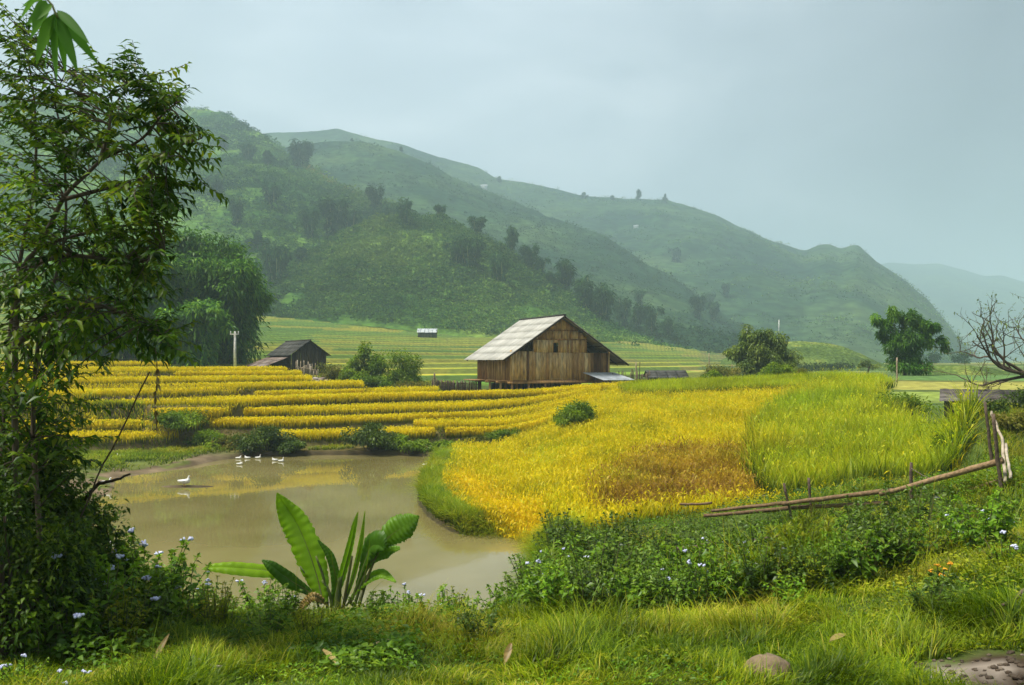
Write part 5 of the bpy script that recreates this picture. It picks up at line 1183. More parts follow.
# ------------------------------------------------------------------ near tree at the left
def near_tree():
    b = at(12, 8.2); root = empty('near_tree', b, 'slender dark tree with drooping leaves filling the left edge', 'tree')
    tm = MB(); P = lambda *a: [PT(*q) for q in a]
    limbs = [(P((22, 640, 8.2), (20, 560, 8.2), (15, 430, 8.1), (16, 330, 8.1), (22, 270, 8.0), (40, 246, 7.9), (62, 200, 7.8), (78, 182, 7.7), (100, 160, 7.7), (109, 130, 7.6), (112, 110, 7.6), (128, 86, 7.5)), .034, .008),
        (P((8, 640, 8.5), (2, 520, 8.5), (5, 400, 8.6), (14, 300, 8.7), (24, 240, 8.8), (34, 190, 8.8), (36, 130, 8.8), (30, 70, 8.9), (14, 22, 8.9)), .032, .006),
        (P((36, 640, 7.9), (40, 540, 7.9), (33, 430, 8.0), (40, 330, 8.2), (58, 270, 8.4), (66, 220, 8.4), (63, 140, 8.4), (55, 100, 8.4), (66, 72, 8.3)), .028, .005),
        (P((16, 345, 8.1), (50, 318, 7.9), (84, 305, 7.7), (120, 312, 7.5), (160, 338, 7.3)), .03, .006),
        (P((22, 270, 8.0), (60, 256, 7.7), (100, 258, 7.5), (140, 262, 7.4), (165, 250, 7.3)), .028, .006),
        (P((62, 200, 7.8), (100, 190, 7.6), (140, 180, 7.4), (172, 150, 7.3), (202, 138, 7.2)), .022, .005),
        (P((100, 160, 7.7), (140, 140, 7.5), (165, 112, 7.5), (182, 100, 7.5)), .016, .004),
        (P((40, 246, 7.9), (90, 232, 8.1), (130, 225, 8.2), (172, 218, 8.3)), .02, .005),
        (P((14, 300, 8.7), (-30, 240, 8.9), (-60, 180, 9)), .03, .008), (P((5, 400, 8.6), (-40, 330, 8.3), (-80, 280, 8.2)), .03, .008)]
    allp = []
    for pts, r0, r1 in limbs:
        c = curve(pts, 26); tube(tm, c, np.linspace(r0, r1, 26), 7, rng.random(), wob=.12); allp.append(c)
    allp = np.concatenate(allp)
    cl = [(10, 40), (4, 66), (44, 120), (76, 130), (106, 128), (34, 230), (110, 250), (64, 320), (30, 290), (84, 330), (14, 22), (24, 40), (34, 62), (18, 72), (40, 92), (66, 78), (82, 82), (108, 72), (128, 78), (146, 72), (150, 96), (168, 100), (180, 108), (192, 132), (204, 138), (122, 104), (94, 112), (62, 116), (22, 122), (40, 140), (142, 128), (164, 142), (182, 160), (188, 178), (170, 186), (150, 164), (124, 146), (92, 142), (66, 156), (8, 152), (22, 176), (54, 182), (82, 168), (124, 184), (142, 196), (156, 212), (166, 206),
          (20, 206), (46, 214), (76, 212), (4, 236), (30, 246), (60, 238), (94, 232), (122, 236), (150, 240), (160, 252), (36, 272), (10, 280), (64, 268), (92, 268), (122, 268), (146, 268), (152, 280), (14, 306), (44, 300), (74, 294), (100, 302), (128, 306), (148, 318), (164, 334), (176, 346), (110, 330), (76, 328), (36, 326), (10, 340), (136, 338), (90, 350), (56, 350), (24, 366), (2, 380), (40, 386), (66, 374), (20, 400), (44, 420), (4, 430), (60, 405), (26, 450), (70, 440), (10, 470), (50, 466),
          (-20, 100), (-30, 160), (-20, 220), (-40, 280), (-30, 340), (-60, 220), (8, 112), (110, 216)]
    lm = MB()
    for cx, cy in cl:
        big = 6 if cy < 205 else 7
        for q in range(big):
            tgt = PT(min(cx - 12 * (cx > 150), 188) + rng.normal(0, 11), cy + rng.normal(0, 9), rng.uniform(7.1, 8.9) if cx < 120 else rng.uniform(7.0, 8.0))
            k = np.argmin(np.linalg.norm(allp - tgt, axis=1) + rng.random(len(allp)) * .15); s = allp[k]
            if np.linalg.norm(s - tgt) < .1: continue
            dirn = nrm(tgt - s); out = nrm(dirn + np.array([.35 if cx > 60 else 0., rng.normal(0, .2), .10]))
            e = tgt + out * .24; mid = (s + tgt) / 2 + (0, 0, .03)
            c = curve([s, mid, tgt, e + (0, 0, .0)], 16); tube(tm, c, np.linspace(.007, .0022, 16), 4, rng.random(), cap=False)
            n = int(rng.integers(15, 23)); tt = np.linspace(.30, 1, n) ** .9 * 15; i0 = np.minimum(tt.astype(int), 14); Pp = c[i0] + (c[np.minimum(i0 + 1, 15)] - c[i0]) * (tt - i0)[:, None]
            tg = nrm(c[np.minimum(i0 + 1, 15)] - c[i0]); sd = nrm(np.cross(tg, (0, 0, 1))) * np.where(np.arange(n) % 2, 1, -1)[:, None]
            D = tg * .55 + sd * .75 + rng.normal(0, .22, (n, 3)) - np.array([0, 0, .06]); L = rng.uniform(.07, .12, n)
            leaves(lm, Pp, D, L, L * rng.uniform(.34, .46, n), np.clip(rng.random() * .7 + rng.normal(.1, .2, n), 0, 1) , droop=.4, fold=.18, up=np.array([0, 0, 1.]) + rng.normal(0, .35, (n, 3)))
    part('trunk', tm, M['bark'], root); part('leaves', lm, M['tree_near'], root)
near_tree()
# thickets under it, backlit darkness put into their leaf colour
def thicket(px, d, w, h, n, L, lab, mat='thicket', nl=16, W=.5): return bush('vine_thicket', at(px, d), w, h, n, L, L * W, mat, lab, 'thicket', nl=nl, detail=True)
thicket(-20, 8.6, 1.7, 3.1, 9500, .075, 'dark vine thicket against the left edge under the near tree', nl=44)
thicket(34, 8.9, 1.25, 2.7, 8000, .07, 'dark vine thicket round the stems of the near tree', nl=44)
thicket(84, 9.4, .95, 1.6, 3400, .07, 'right-hand leafy thicket by the near tree, open at its edge', nl=24)
thicket(4, 7.7, 1.3, 2.0, 8000, .06, 'low dense thicket in front of the near tree stems', nl=34)
thicket(62, 8.2, .9, 1.35, 4200, .06, 'small thicket with mixed leaves beside the pond view', 'weed_dark', nl=22)
bush('vine_bush', at(112, 9.6), .7, 1.0, 700, .09, .05, 'weed', 'lit leafy bush at the right of the dark thickets', nl=8, detail=True)
# trailing bare twigs
m = MB(); log(m, at(70, 8.8, .9), PT(150, 372, 8.0), .010, .007, 12, .12, .4); obj('bare_twig', m, M['deadwood'], 'long bare twig slanting up from the dark thicket', 'twig')
root = empty('withered_vine', PT(157, 365, 7.6), 'thin hanging vine with withered brown leaves before the terraces', 'vine')
m = MB(); c = curve([PT(150, 330, 7.45), PT(156, 352, 7.5), PT(157, 380, 7.5), PT(155, 405, 7.5), PT(157, 432, 7.5)], 16); tube(m, c, .004, 5); part('stem', m, M['deadwood'], root)
m = MB(); P = c[rng.integers(6, 16, 22)]; leaves(m, P, rng.normal(0, .35, (22, 3)) - (0, 0, 1), .07, .028, droop=.2); part('leaves', m, M['deadleaf'], root)
m = MB(); log(m, at(30, 9.3, .8), PT(100, 483, 9.0), .026, .020, 8, .05, .1); log(m, PT(99.5, 483, 9.0), PT(129, 474, 8.7), .020, .011, 8, .03, .1); obj('broken_branch', m, M['bark'], 'dark broken branch poking out over the pond at the left', 'branch')

# bamboo spray hanging in at the top left
root = empty('bamboo_culm', (-3.1, 2.3, hz(-3.1, 2.3)), 'blurred bamboo spray hanging in at the top left corner', 'bamboo')
m = MB(); c = curve([(-3.1, 2.3, hz(-3.1, 2.3) - .2), (-3.05, 2.35, 5.4), (-2.8, 2.6, 6.9), (-2.3, 2.9, 7.15), PT(42, -12, 3.0)], 24); tube(m, c, np.linspace(.035, .006, 24), 7); 
c2 = curve([c[-2], PT(48, 0, 3.0), PT(54, 10, 3.0), PT(58, 18, 3.0)], 8); tube(m, c2, .004, 5); part('culm', m, M['culm'], root)
m = MB()
for (x0, y0, x1, y1, w_) in ((56, 12, 98, 62, 9), (55, 14, 78, 70, 10), (54, 12, 57, 80, 9), (53, 14, 36, 62, 10), (50, 8, 30, 38, 10), (46, 0, 32, 28, 9), (57, 10, 90, 42, 8), (52, 4, 26, 24, 9), (56, 16, 66, 72, 8), (50, -4, 22, 4, 9), (54, 16, 44, 74, 8), (40, -6, 20, 18, 9)):
    a = PT(x0, y0, 3.0); b = PT(x1, y1, 3.0 + rng.normal(0, .06)); D = b - a; n = 12; t = np.linspace(0, 1, n)[:, None]; Ln = np.linalg.norm(D)
    c = a + D * t + np.array([0, 0, -.10 * Ln]) * t * t + np.array([0, 0, .05 * Ln]) * t; sd = nrm(np.cross(D, (rng.normal(0, .5), -1, .4))); wd = w_ * 3 / F * .62 * np.clip(1 - (1 - t / .3) ** 2, 0, 1) * (t < .3) + w_ * 3 / F * .62 * (1 - ((t - .3) / .7) ** 2) * (t >= .3)
    up_ = nrm(np.cross(sd, D)) * .25; V = np.concatenate([c - sd * wd + up_ * wd, c, c + sd * wd + up_ * wd]); m.add(V, [[i, i + 1, n + i + 1, n + i] for i in range(n - 1)] + [[n + i, n + i + 1, 2 * n + i + 1, 2 * n + i] for i in range(n - 1)], rng.random() * .5)
part('leaves', m, M['bamboo'], root, smooth=True)

# ------------------------------------------------------------------ banana plant
def banana():
    b = at(338, 10); root = empty('banana_plant', b, 'young banana plant with one tall broad leaf at the water edge', 'plant')
    dz = 0.
    P = lambda px, py, d=10.: PT(px, py, d) + np.array([0, 0, dz * 1.0])
    def blade(mid, wl, wr, tilt, mat, lab=None, wav=.005, rnd=.5, curl=.25):
        n = 90; c = curve(mid, n); t = np.linspace(0, 1, n); tg = nrm(np.gradient(c, axis=0)); s = nrm(np.cross(tg, np.asarray(tilt, float))); nn = np.cross(s, tg)
        L_ = np.interp(t, np.linspace(0, 1, len(wl)), wl); R_ = np.interp(t, np.linspace(0, 1, len(wr)), wr)
        V = []; mm = MB(); cols = 5; tear = 1 - (.16 * (rng.random(n) ** 3) + .10 * vnoise(t * 14 + rnd * 50, t * 0 + 3)) * (wl[len(wl) // 2] > .1)
        for k in range(cols):
            q = k / (cols - 1); ph = rng.random() * 6
            for (sg, ww) in ((-1, L_), (1, R_)):
                V.append(c + s * (sg * ww * q * (1 + (tear - 1) * q ** 3))[:, None] + nn * (ww * curl * (q ** .8) - ww * .35 * q ** 3 + wav * q * np.sin(t * 105 + ph * .0 + sg))[:, None])
        V = np.array(V); f = []
        for k in range(cols - 1):
            for sg in (0, 1):
                a = (k * 2 + sg) * n; e = ((k + 1) * 2 + sg) * n
                for i in range(n - 1): f.append([a + i, a + i + 1, e + i + 1, e + i])
        mm.add(V.reshape(-1, 3), f, rnd); o = part('leaf', mm, M[mat], root, smooth=True, label=lab)
        r = MB(); tube(r, c - nn * .006, np.linspace(.013, .003, n), 6, .9); part('midrib', r, M['stem'], o)
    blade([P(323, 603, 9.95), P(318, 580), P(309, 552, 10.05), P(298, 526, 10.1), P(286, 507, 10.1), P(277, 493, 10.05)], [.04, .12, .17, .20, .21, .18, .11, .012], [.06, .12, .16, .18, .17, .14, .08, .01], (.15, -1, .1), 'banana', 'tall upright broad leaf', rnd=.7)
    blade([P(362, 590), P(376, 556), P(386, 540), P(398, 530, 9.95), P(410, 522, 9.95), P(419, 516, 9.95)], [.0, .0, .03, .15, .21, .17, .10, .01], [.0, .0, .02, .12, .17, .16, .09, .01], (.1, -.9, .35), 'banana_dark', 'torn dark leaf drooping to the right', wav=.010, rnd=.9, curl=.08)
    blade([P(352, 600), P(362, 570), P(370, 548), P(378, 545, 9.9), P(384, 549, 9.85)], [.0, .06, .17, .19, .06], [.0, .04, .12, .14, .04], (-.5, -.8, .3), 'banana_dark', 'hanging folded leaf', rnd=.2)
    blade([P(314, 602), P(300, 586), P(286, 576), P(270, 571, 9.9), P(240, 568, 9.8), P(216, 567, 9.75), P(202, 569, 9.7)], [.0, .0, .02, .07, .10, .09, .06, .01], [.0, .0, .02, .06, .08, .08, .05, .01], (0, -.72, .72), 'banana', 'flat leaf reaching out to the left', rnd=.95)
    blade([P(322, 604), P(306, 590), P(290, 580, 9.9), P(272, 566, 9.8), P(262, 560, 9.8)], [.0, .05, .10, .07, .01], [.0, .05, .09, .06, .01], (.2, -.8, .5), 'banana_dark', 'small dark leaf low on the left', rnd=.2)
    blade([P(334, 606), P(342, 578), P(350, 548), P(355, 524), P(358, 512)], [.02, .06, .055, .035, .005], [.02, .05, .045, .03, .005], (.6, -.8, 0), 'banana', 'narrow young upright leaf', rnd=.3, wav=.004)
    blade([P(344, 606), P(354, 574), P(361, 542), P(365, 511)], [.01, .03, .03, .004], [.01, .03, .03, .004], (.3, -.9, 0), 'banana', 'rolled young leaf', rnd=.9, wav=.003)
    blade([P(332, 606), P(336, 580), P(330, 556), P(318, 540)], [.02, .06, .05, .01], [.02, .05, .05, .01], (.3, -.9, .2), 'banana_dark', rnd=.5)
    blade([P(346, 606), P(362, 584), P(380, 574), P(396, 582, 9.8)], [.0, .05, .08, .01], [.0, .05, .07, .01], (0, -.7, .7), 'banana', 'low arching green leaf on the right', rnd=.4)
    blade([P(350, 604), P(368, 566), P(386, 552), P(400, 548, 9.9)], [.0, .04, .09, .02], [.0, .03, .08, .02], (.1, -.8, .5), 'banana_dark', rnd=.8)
    blade([P(328, 604), P(314, 596, 9.85), P(304, 604, 9.8), P(300, 614, 9.75)], [.02, .06, .05, .01], [.02, .05, .05, .01], (0, -.8, .5), 'deadleaf', 'withered brown leaf hanging at the base', rnd=.4, wav=.02)
    m = MB(); tube(m, curve([P(338, 622) - (0, 0, .4), P(338, 600), P(340, 576)], 10), np.linspace(.05, .03, 10), 9, .5, wob=.1); part('sheath_stem', m, M['stem'], root, smooth=True)
    for a, bb, r in (((330, 614), (316, 556), .022), ((338, 614), (352, 556), .024), ((345, 614), (372, 558), .022), ((335, 614), (322, 580), .026), ((324, 612), (300, 566), .018), ((350, 612), (380, 548), .02)):
        m = MB(); tube(m, curve([P(*a) - (0, 0, .3), P((a[0] + bb[0]) / 2 + 2, (a[1] + bb[1]) / 2), P(*bb)], 10), np.linspace(r, r * .55, 10), 7, rng.random()); part('stalk', m, M['stem'], root, smooth=True)
banana()
# long grass blades round it
root = MB(); 
for mid in ([(362, 606), (378, 585), (398, 572), (418, 566)], [(358, 604), (366, 570), (370, 540)], [(372, 606), (392, 596), (412, 594), (424, 600)], [(300, 606), (296, 580), (302, 548)], [(345, 606), (334, 570), (330, 545)], [(368, 608), (384, 600), (402, 602), (412, 610)], [(310, 606), (304, 585), (292, 575)]):
    dz = 0; c = curve([PT(a, b_, 9.8) + (0, 0, dz) for a, b_ in mid], 12); s = np.array([.5, -.8, .3]) * .012; ww = np.linspace(1, .1, 12)[:, None]
    V = np.concatenate([c - s * ww, c + s * ww]); root.add(V, [[i, i + 1, 13 + i, 12 + i] for i in range(11)], rng.random(), np.tile(np.linspace(0, 1, 12), 2))
obj('long_grass', root, M['edge_grass'], 'few long arching grass blades round the banana plant', 'grass')

# ------------------------------------------------------------------ weeds of the near bank
def weed(kind, h, spread, ns, L, W, mat, flowers=0, pairs=7, droop=.3, name='leafy_weed', lean=.35):
    """stems with leaves set in opposite pairs, local coordinates"""
    root = empty(name, (0, 0, 0), 'x', 'weed'); sm = MB(); lm = MB(); heads = []
    for i in range(ns):
        a = rng.random() * 6.283; q = spread * math.sqrt(rng.random()); hh = h * rng.uniform(.55, 1.08) * (1 - .3 * q / spread)
        b = np.array([math.cos(a), math.sin(a), 0]) * q * .55 - (0, 0, .08); t = np.array([math.cos(a) * q, math.sin(a) * q, hh]) + rng.normal(0, .05, 3) * h
        c = curve([b, b + (t - b) * (.3, .3, .55) + rng.normal(0, .03, 3) * h, t], 10); tube(sm, c, np.linspace(.008, .003, 10) * (1 + h * .3), 4, rng.random(), cap=False)
        n = pairs * 2 if kind != 'feather' else pairs * 6
        tt = (.18 + .82 * (np.arange(n) // 2 + .5) / (n / 2)) * 9 if kind != 'feather' else rng.uniform(.1, 1, n) * 9
        i0 = np.clip(tt.astype(int), 0, 8); P = c[i0] + (c[i0 + 1] - c[i0]) * (tt - i0)[:, None]
        ang = (np.arange(n) // 2) * 1.57 + (np.arange(n) % 2) * 3.14159 + rng.normal(0, .4, n)
        D = np.stack([np.cos(ang), np.sin(ang), rng.normal(.15 if kind != 'feather' else .9, .25, n)], 1)
        sz = np.interp(np.arange(n) / n, [0, .35, .8, 1], [.7, 1.05, .8, .45])
        leaves(lm, P, D, L * sz * rng.uniform(.75, 1.25, n), W * sz * rng.uniform(.75, 1.25, n), np.clip(rng.random() * .6 + rng.normal(.2, .2, n), 0, 1), droop=droop, fold=.2, up=np.array([0, 0, 1.]) + rng.normal(0, .3, (n, 3)))
        # crowded young leaves at the tip
        if kind != 'feather':
            k = 6; leaves(lm, np.repeat(c[-1][None], k, 0), sph(k) + (0, 0, .5), L * .5, W * .5, np.clip(rng.normal(.8, .15, k), 0, 1), droop=.2)
        if i < flowers:
            fm = MB()
            for f in range(3):
                p = c[-1] + rng.normal(0, .016, 3) * (1, 1, .4) + (0, 0, .04); tube(sm, [c[-1], p], .002, 3, cap=False)
                for g in range(7): ico(fm, p + rng.normal(0, .010, 3) * (1, 1, .6), .0105, rng.random(), 5, 3)
            heads.append(fm)
    part('stems', sm, M['stem'], root, off=np.zeros(3)); part('leaves', lm, M[mat], root, off=np.zeros(3))
    for fm in heads: part('flower_head', fm, M['flower'], root, off=np.zeros(3))
    return root
kinds = {}
def mk(k):
    if k == 'broad': return weed('b', .85, .50, 22, .155, .085, 'weed', 0, 6)
    if k == 'ageratum': return weed('b', .70, .42, 20, .105, .066, 'weed', 4, 7, name='flowering_weed')
    if k == 'dark': return weed('b', .95, .55, 26, .135, .066, 'weed_dark', 0, 8, name='dark_weed')
    if k == 'yellow': return weed('b', .9, .45, 24, .10, .05, 'weed_yellow', 0, 9)
    if k == 'feather': return weed('feather', 1.25, .32, 36, .10, .022, 'weed_yellow', 0, 22, .1, 'feathery_weed')
    if k == 'lance': return weed('b', .42, .22, 9, .17, .05, 'weed', 0, 4, .4, 'lance_leaved_weed')
    if k == 'darkflower': return weed('b', .85, .5, 22, .11, .068, 'weed_dark', 4, 7, name='flowering_weed')
    if k == 'small': return weed('b', .34, .26, 16, .06, .032, 'weed', 3, 5, name='flowering_weed')
PL = [  # kind, column, distance, scale, label; extra dark weeds also paint shade on the bank
 ('feather', 800, 12.9, 1.35, 'tall feathery yellow-green weed in front of the fence poles'), ('feather', 826, 13.2, .95, 'shorter feathery weed just right of the tallest one'), ('feather', 778, 13.4, .8, 'smallest feathery weed left of the tallest one'),
 ('dark', 560, 20.5, 1.1, 'dark weed at the foot of the rice tongue right of the pond corner'), ('dark', 590, 21.5, 1.1, 'second dark weed right of the pond corner'), ('broad', 545, 17.5, .9, 'leafy weed at the pond corner'), ('dark', 622, 21, 1.25, 'tall dark weed below the dry rice'),
 ('broad', 575, 16, 1.0, 'bushy light green weed in front of the pond corner'), ('ageratum', 535, 13.0, 1.0, 'flowering weed by the water left of the bank shrubs'), ('broad', 512, 11.6, .8, 'low bushy weed at the water edge'), ('lance', 468, 10.6, 1.25, 'lance-leaved plant at the water right of the banana'), ('lance', 498, 10.9, 1.0, 'smaller lance-leaved plant beside the first'),
 ('yellow', 650, 20, 1.1, 'yellowish weed left of the fence left end'), ('dark', 668, 19.5, 1.2, 'dark weed under the fence left end'), ('broad', 640, 16.5, 1.05, 'broad-leaved weed in the middle of the bank'), ('ageratum', 612, 15, 1.05, 'flowering weed left of the middle of the bank'),
 ('broad', 690, 15.5, 1.2, 'large broad-leaved weed below the fence left end'), ('ageratum', 662, 14, 1.1, 'flowering weed in the middle of the bank, lowest of its row'), ('darkflower', 715, 17.5, 1.2, 'dark flowering weed behind the large broad-leaved one'), ('broad', 720, 13.6, 1.05, 'light green weed near the foot of the bank'), ('ageratum', 748, 14.8, 1.15, 'flowering weed left of the feathery weed'),
 ('dark', 752, 18, 1.2, 'dark weed touching the fence poles left of the feathery weed'), ('yellow', 770, 14.2, .8, 'small yellowish weed in front of the feathery weed'), ('dark', 778, 13.2, .9, 'dark low weed at the foot of the feathery weed'), ('broad', 835, 14.6, 1.15, 'broad-leaved weed right of the feathery weed'), ('broad', 855, 16.5, 1.2, 'leafy weed under the middle fence rail'),
 ('dark', 872, 15.2, 1.25, 'dark weed under the sloping fence rail'), ('yellow', 905, 16.8, 1.2, 'yellowish weed below the sloping fence rail'), ('yellow', 885, 17.6, .9, 'small yellowish weed close to the fence'), ('broad', 890, 13.6, 1.0, 'leafy weed on the right bank'), ('dark', 915, 14.6, 1.3, 'large dark weed on the right bank'),
 ('dark', 945, 15.4, 1.3, 'dark weed below the fence corner'), ('broad', 935, 13.2, .9, 'lighter weed in front of the large dark one'), ('darkflower', 962, 13.6, 1.1, 'dark flowering weed below the fence corner'), ('ageratum', 990, 12.8, .95, 'flowering weed near the right edge'), ('yellow', 975, 16.2, .8, 'small yellowish weed under the fence corner'),
 ('broad', 1010, 14, .9, 'leafy weed at the right edge'), ('ageratum', 850, 12.3, .8, 'flowering weed low on the right bank'), ('darkflower', 810, 12.4, .8, 'dark flowering weed at the foot of the bank'), ('broad', 760, 12.2, .75, 'low leafy weed right of the bank middle'), ('ageratum', 705, 12.1, .75, 'flowering weed lowest on the bank'), ('dark', 640, 13.2, .8, 'dark weed low in the middle of the bank'),
 ('broad', 600, 12.8, .75, 'small leafy weed low at the left of the bank'), ('broad', 560, 12.8, .7, 'small leafy weed nearest the pond corner'), ('dark', 520, 12.8, .5, 'small dark weed right of the lance-leaved plants'),
 ('broad', 585, 11.8, .8, 'bushy weed low on the bank, left of a darker one'), ('dark', 608, 11.6, .8, 'darker bushy weed low on the bank'), ('broad', 655, 11.4, .8, 'pale bushy weed at the lower edge of the bank'), ('dark', 680, 12.6, .95, 'dark weed below the large broad-leaved one'), ('yellow', 732, 11.4, .7, 'yellowish weed at the lower edge of the bank'),
 ('dark', 790, 11.3, .7, 'dark weed at the lower edge below the feathery weed'), ('broad', 815, 11.2, .75, 'leafy weed at the lower edge right of the dark one'), ('dark', 870, 12, .9, 'dark weed low in the hollow'), ('broad', 845, 13.2, 1., 'leafy weed in the middle of the hollow'), ('dark', 900, 12.2, .8, 'second dark weed low in the hollow'), ('dark', 770, 15.6, 1.1, 'dark weed behind the small yellowish one'),
 ('dark', 730, 15.8, 1.1, 'dark weed left behind the feathery weeds'), ('dark', 600, 18.2, 1.2, 'dark weed in the shade above the pond corner'), ('dark', 632, 18.4, 1.2, 'dark weed left of the fallen branch'), ('broad', 700, 18.5, 1.0, 'leafy weed right under the lower rails'), ('dark', 860, 14.2, 1.1, 'dark weed in the deepest part of the hollow'), ('broad', 805, 13.8, .9, 'leafy weed behind the tall feathery weed'),
 ('dark', 930, 16.2, 1.0, 'dark weed below the long sloping rail'), ('broad', 958, 11.6, .7, 'leafy weed on the near slope at the right'), ('ageratum', 570, 14.2, 1.0, 'flowering weed among the bushy weeds by the pond corner'), ('broad', 615, 13.6, .95, 'leafy weed above the darker bushy one'), ('broad', 480, 11.8, .55, 'low leafy weed in front of the lance-leaved plants'), ('broad', 530, 11.6, .6, 'low leafy weed right of the lance-leaved plants'),
 ('broad', 90, 8.3, .95, 'leafy weed in front of the small mixed thicket'), ('ageratum', 140, 8.9, 1.0, 'flowering weed on the bank below the lit bush'), ('broad', 175, 9.2, .8, 'leafy weed in front of the flat banana leaf tip'), ('yellow', 115, 8.0, .7, 'yellowish weed in the grass at the left'), ('broad', 40, 7.7, .9, 'leafy weed before the dark thickets at the far left'), ('yellow', 215, 9.0, .6, 'yellowish weed in front of the banana plant at its left'),
 ('broad', 280, 9.6, .5, 'low leafy weed at the banana foot'), ('broad', 365, 9.8, .5, 'low leafy weed at the right of the banana foot'), ('broad', 650, 10.6, .7, 'low pale weed at the edge of the near grass'), ('dark', 700, 10.5, .6, 'low dark weed at the edge of the near grass'), ('broad', 745, 10.4, .6, 'low green weed at the grass edge below the feathery weed'), ('dark', 570, 10.9, .6, 'low dark weed at the grass edge below the pond corner'),
 ('broad', 610, 10.6, .6, 'low leafy weed at the grass edge right of a dark one'), ('broad', 840, 10.3, .6, 'low leafy weed at the grass edge under the hollow'), ('dark', 890, 10.6, .7, 'low dark weed at the grass edge under the hollow'), ('yellow', 930, 11, .7, 'low yellowish weed above the marigold'),
 ('dark', 150, 10.6, .8, 'dark weed at the water edge left of the flat leaf'), ('broad', 436, 10.3, .6, 'leafy weed on the crest of the bank right of the banana'), ('ageratum', 408, 10.4, .7, 'flowering weed on the crest of the bank right of the banana'), ('dark', 476, 11.2, .8, 'dark weed behind the first lance-leaved plant'), ('broad', 515, 15.5, .9, 'leafy weed standing out against the pond water'), ('dark', 540, 12.2, .8, 'dark weed in front of the flowering one by the water'),
 ('yellow', 450, 10.4, .6, 'yellowish weed in front of the lance-leaved plant'), ('broad', 500, 10.6, .6, 'leafy weed at the grass edge below the lance-leaved plants'), ('dark', 535, 15.8, 1., 'dark weed on the shore below the tongue of rice'), ('yellow', 310, 8.8, .5, 'yellowish weed in the grass before the banana'), ('broad', 265, 8.6, .5, 'leafy weed in the grass left before the banana'), ('broad', 790, 9.2, .5, 'leafy weed alone in the grass right of the middle'),
 ('dark', 480, 8.4, .4, 'small dark weed in the middle of the near grass'), ('broad', 985, 10.8, .8, 'leafy weed on the right slope by the frame edge'),
 ('broad', 560, 10.1, .75, 'bright leafy weed at the near foot of the bank, left end'), ('dark', 590, 10.0, .7, 'dark leafy weed at the near foot of the bank, left end'), ('broad', 630, 9.9, .8, 'large bright weed at the near foot of the bank'), ('dark', 668, 10.0, .8, 'dark weed beside the large bright one at the near foot of the bank'), ('ageratum', 688, 9.8, .8, 'flowering weed at the near foot of the bank'), ('broad', 722, 9.9, .8, 'bright weed at the near foot of the bank below the feathery weed'),
 ('dark', 765, 9.9, .75, 'dark weed at the near foot of the bank below the feathery weed'), ('yellow', 800, 9.9, .8, 'yellowish weed at the near foot of the bank'), ('dark', 826, 10.0, .8, 'dark weed right of the yellowish one at the near foot of the bank'), ('broad', 858, 10.1, .85, 'bright weed at the near foot of the bank, below the hollow'), ('dark', 876, 10.8, .9, 'dark weed in the lower part of the hollow'), ('broad', 905, 10.3, .8, 'leafy weed between the hollow and the orange flowers'),
 ('dark', 648, 11.8, 1.1, 'tall dark weed in the lower middle of the bank'), ('broad', 690, 12.0, 1.1, 'tall bright weed in the lower middle of the bank'), ('dark', 742, 12.8, 1.1, 'tall dark weed just left of the feathery weed foot'), ('broad', 775, 12.2, 1.0, 'tall bright weed just left before the feathery weed'), ('dark', 600, 11.2, 1.0, 'tall dark weed low on the left of the bank'), ('broad', 548, 11.4, .9, 'tall bright weed by the water below the pond corner'),
 ('ageratum', 62, 7.9, 1.15, 'tall flowering weed before the stems of the near tree'), ('ageratum', 148, 9.3, 1.2, 'tall flowering weed against the water, right of the lit bush'), ('ageratum', 112, 8.6, 1.1, 'flowering weed just below the lit bush'),
 ('ageratum', 130, 9.6, 1.0, 'flowering weed nearest the dark thickets'), ('ageratum', 100, 9.0, .9, 'flowering weed in front of the dark thickets'), ('ageratum', 60, 8.6, .95, 'flowering weed left among the dark thickets'), ('broad', 160, 9.9, .85, 'leafy weed on the bank left of the flat banana leaf'), ('broad', 190, 10.4, .6, 'low leafy weed under the flat banana leaf'), ('ageratum', 205, 9.6, .7, 'flowering weed below the flat banana leaf'),
 ('darkflower', 30, 8.2, .8, 'dark flowering weed at the left edge'), ('broad', 240, 10.5, .6, 'low leafy weed just left of the banana plant'), ('ageratum', 262, 10.2, .75, 'flowering weed touching the banana plant'), ('broad', 392, 10.2, .55, 'low leafy weed right of the banana plant'), ('small', 420, 10.8, 1.0, 'little flowering weed between the banana and the lance-leaved plant'), ('small', 440, 10.2, 1.1, 'little flowering weed left of the lance-leaved plant'),
 ('broad', 120, 8.4, .65, 'low leafy weed in the grass at the left'), ('dark', 150, 8.6, .5, 'low dark weed in the grass at the left'), ('small', 20, 6.9, .8, 'little flowering weed in the grass at the far left'), ('small', 60, 6.5, .7, 'little flowering weed at the lower left corner'), ('dark', 930, 8.2, .45, 'low dark weed behind the muddy patch'), ('small', 1005, 9.6, 1.1, 'little flowering weed at the right edge above the mud')]
for k, px, d, s, lab in PL:
    if k not in kinds: o = mk(k); kinds[k] = (o, kids(o))
    else: o = copy_tree(kinds[k][0], None, kinds[k][1])
    s *= 1.05 if d > 11.0 else 1.05; o.location = at(px, d, -.03); o.rotation_euler.z = random.random() * 6.283; o.scale = (s * random.uniform(.9, 1.15),) * 2 + (s * random.uniform(.8, 1.25),); o['label'] = lab; o['group'] = 'weeds on the near bank'
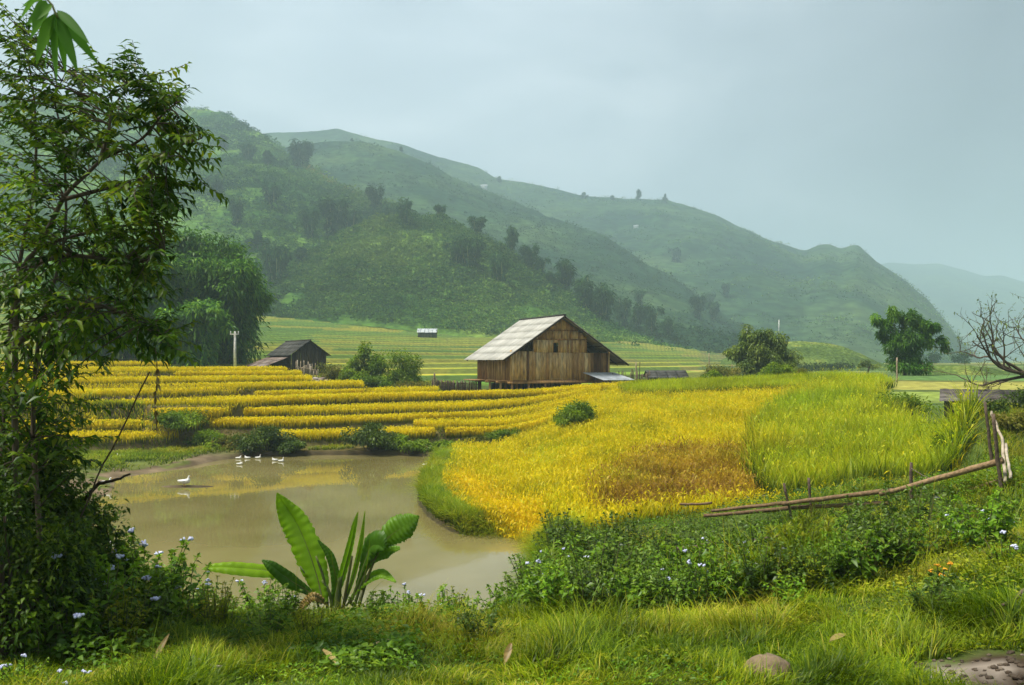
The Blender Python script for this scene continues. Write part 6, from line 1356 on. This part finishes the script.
# marigold
p = at(940, 8.6); root = empty('marigold', p, 'small orange-flowered plant behind the muddy patch', 'plant'); sm = MB(); lm = MB(); heads = []
for dx, dy, h in ((-.03, 0, .34), (.05, .02, .30), (.1, -.02, .36), (.0, -.03, .25), (-.08, .03, .28)):
    t = p + (dx, dy, h); tube(sm, [p, t], .004, 4); fm = MB(); heads.append(fm)
    for g in range(10): ico(fm, t + rng.normal(0, .013, 3) * (1, 1, .5), .009, rng.random(), 5, 3)
lobe(lm, p + (0, 0, .15), (.16, .14, .14), 260, .06, .025, detail=True); part('stems', sm, M['stem'], root); part('leaves', lm, M['weed_dark'], root); [part('flower_head', q, M['marigold'], root) for q in heads]
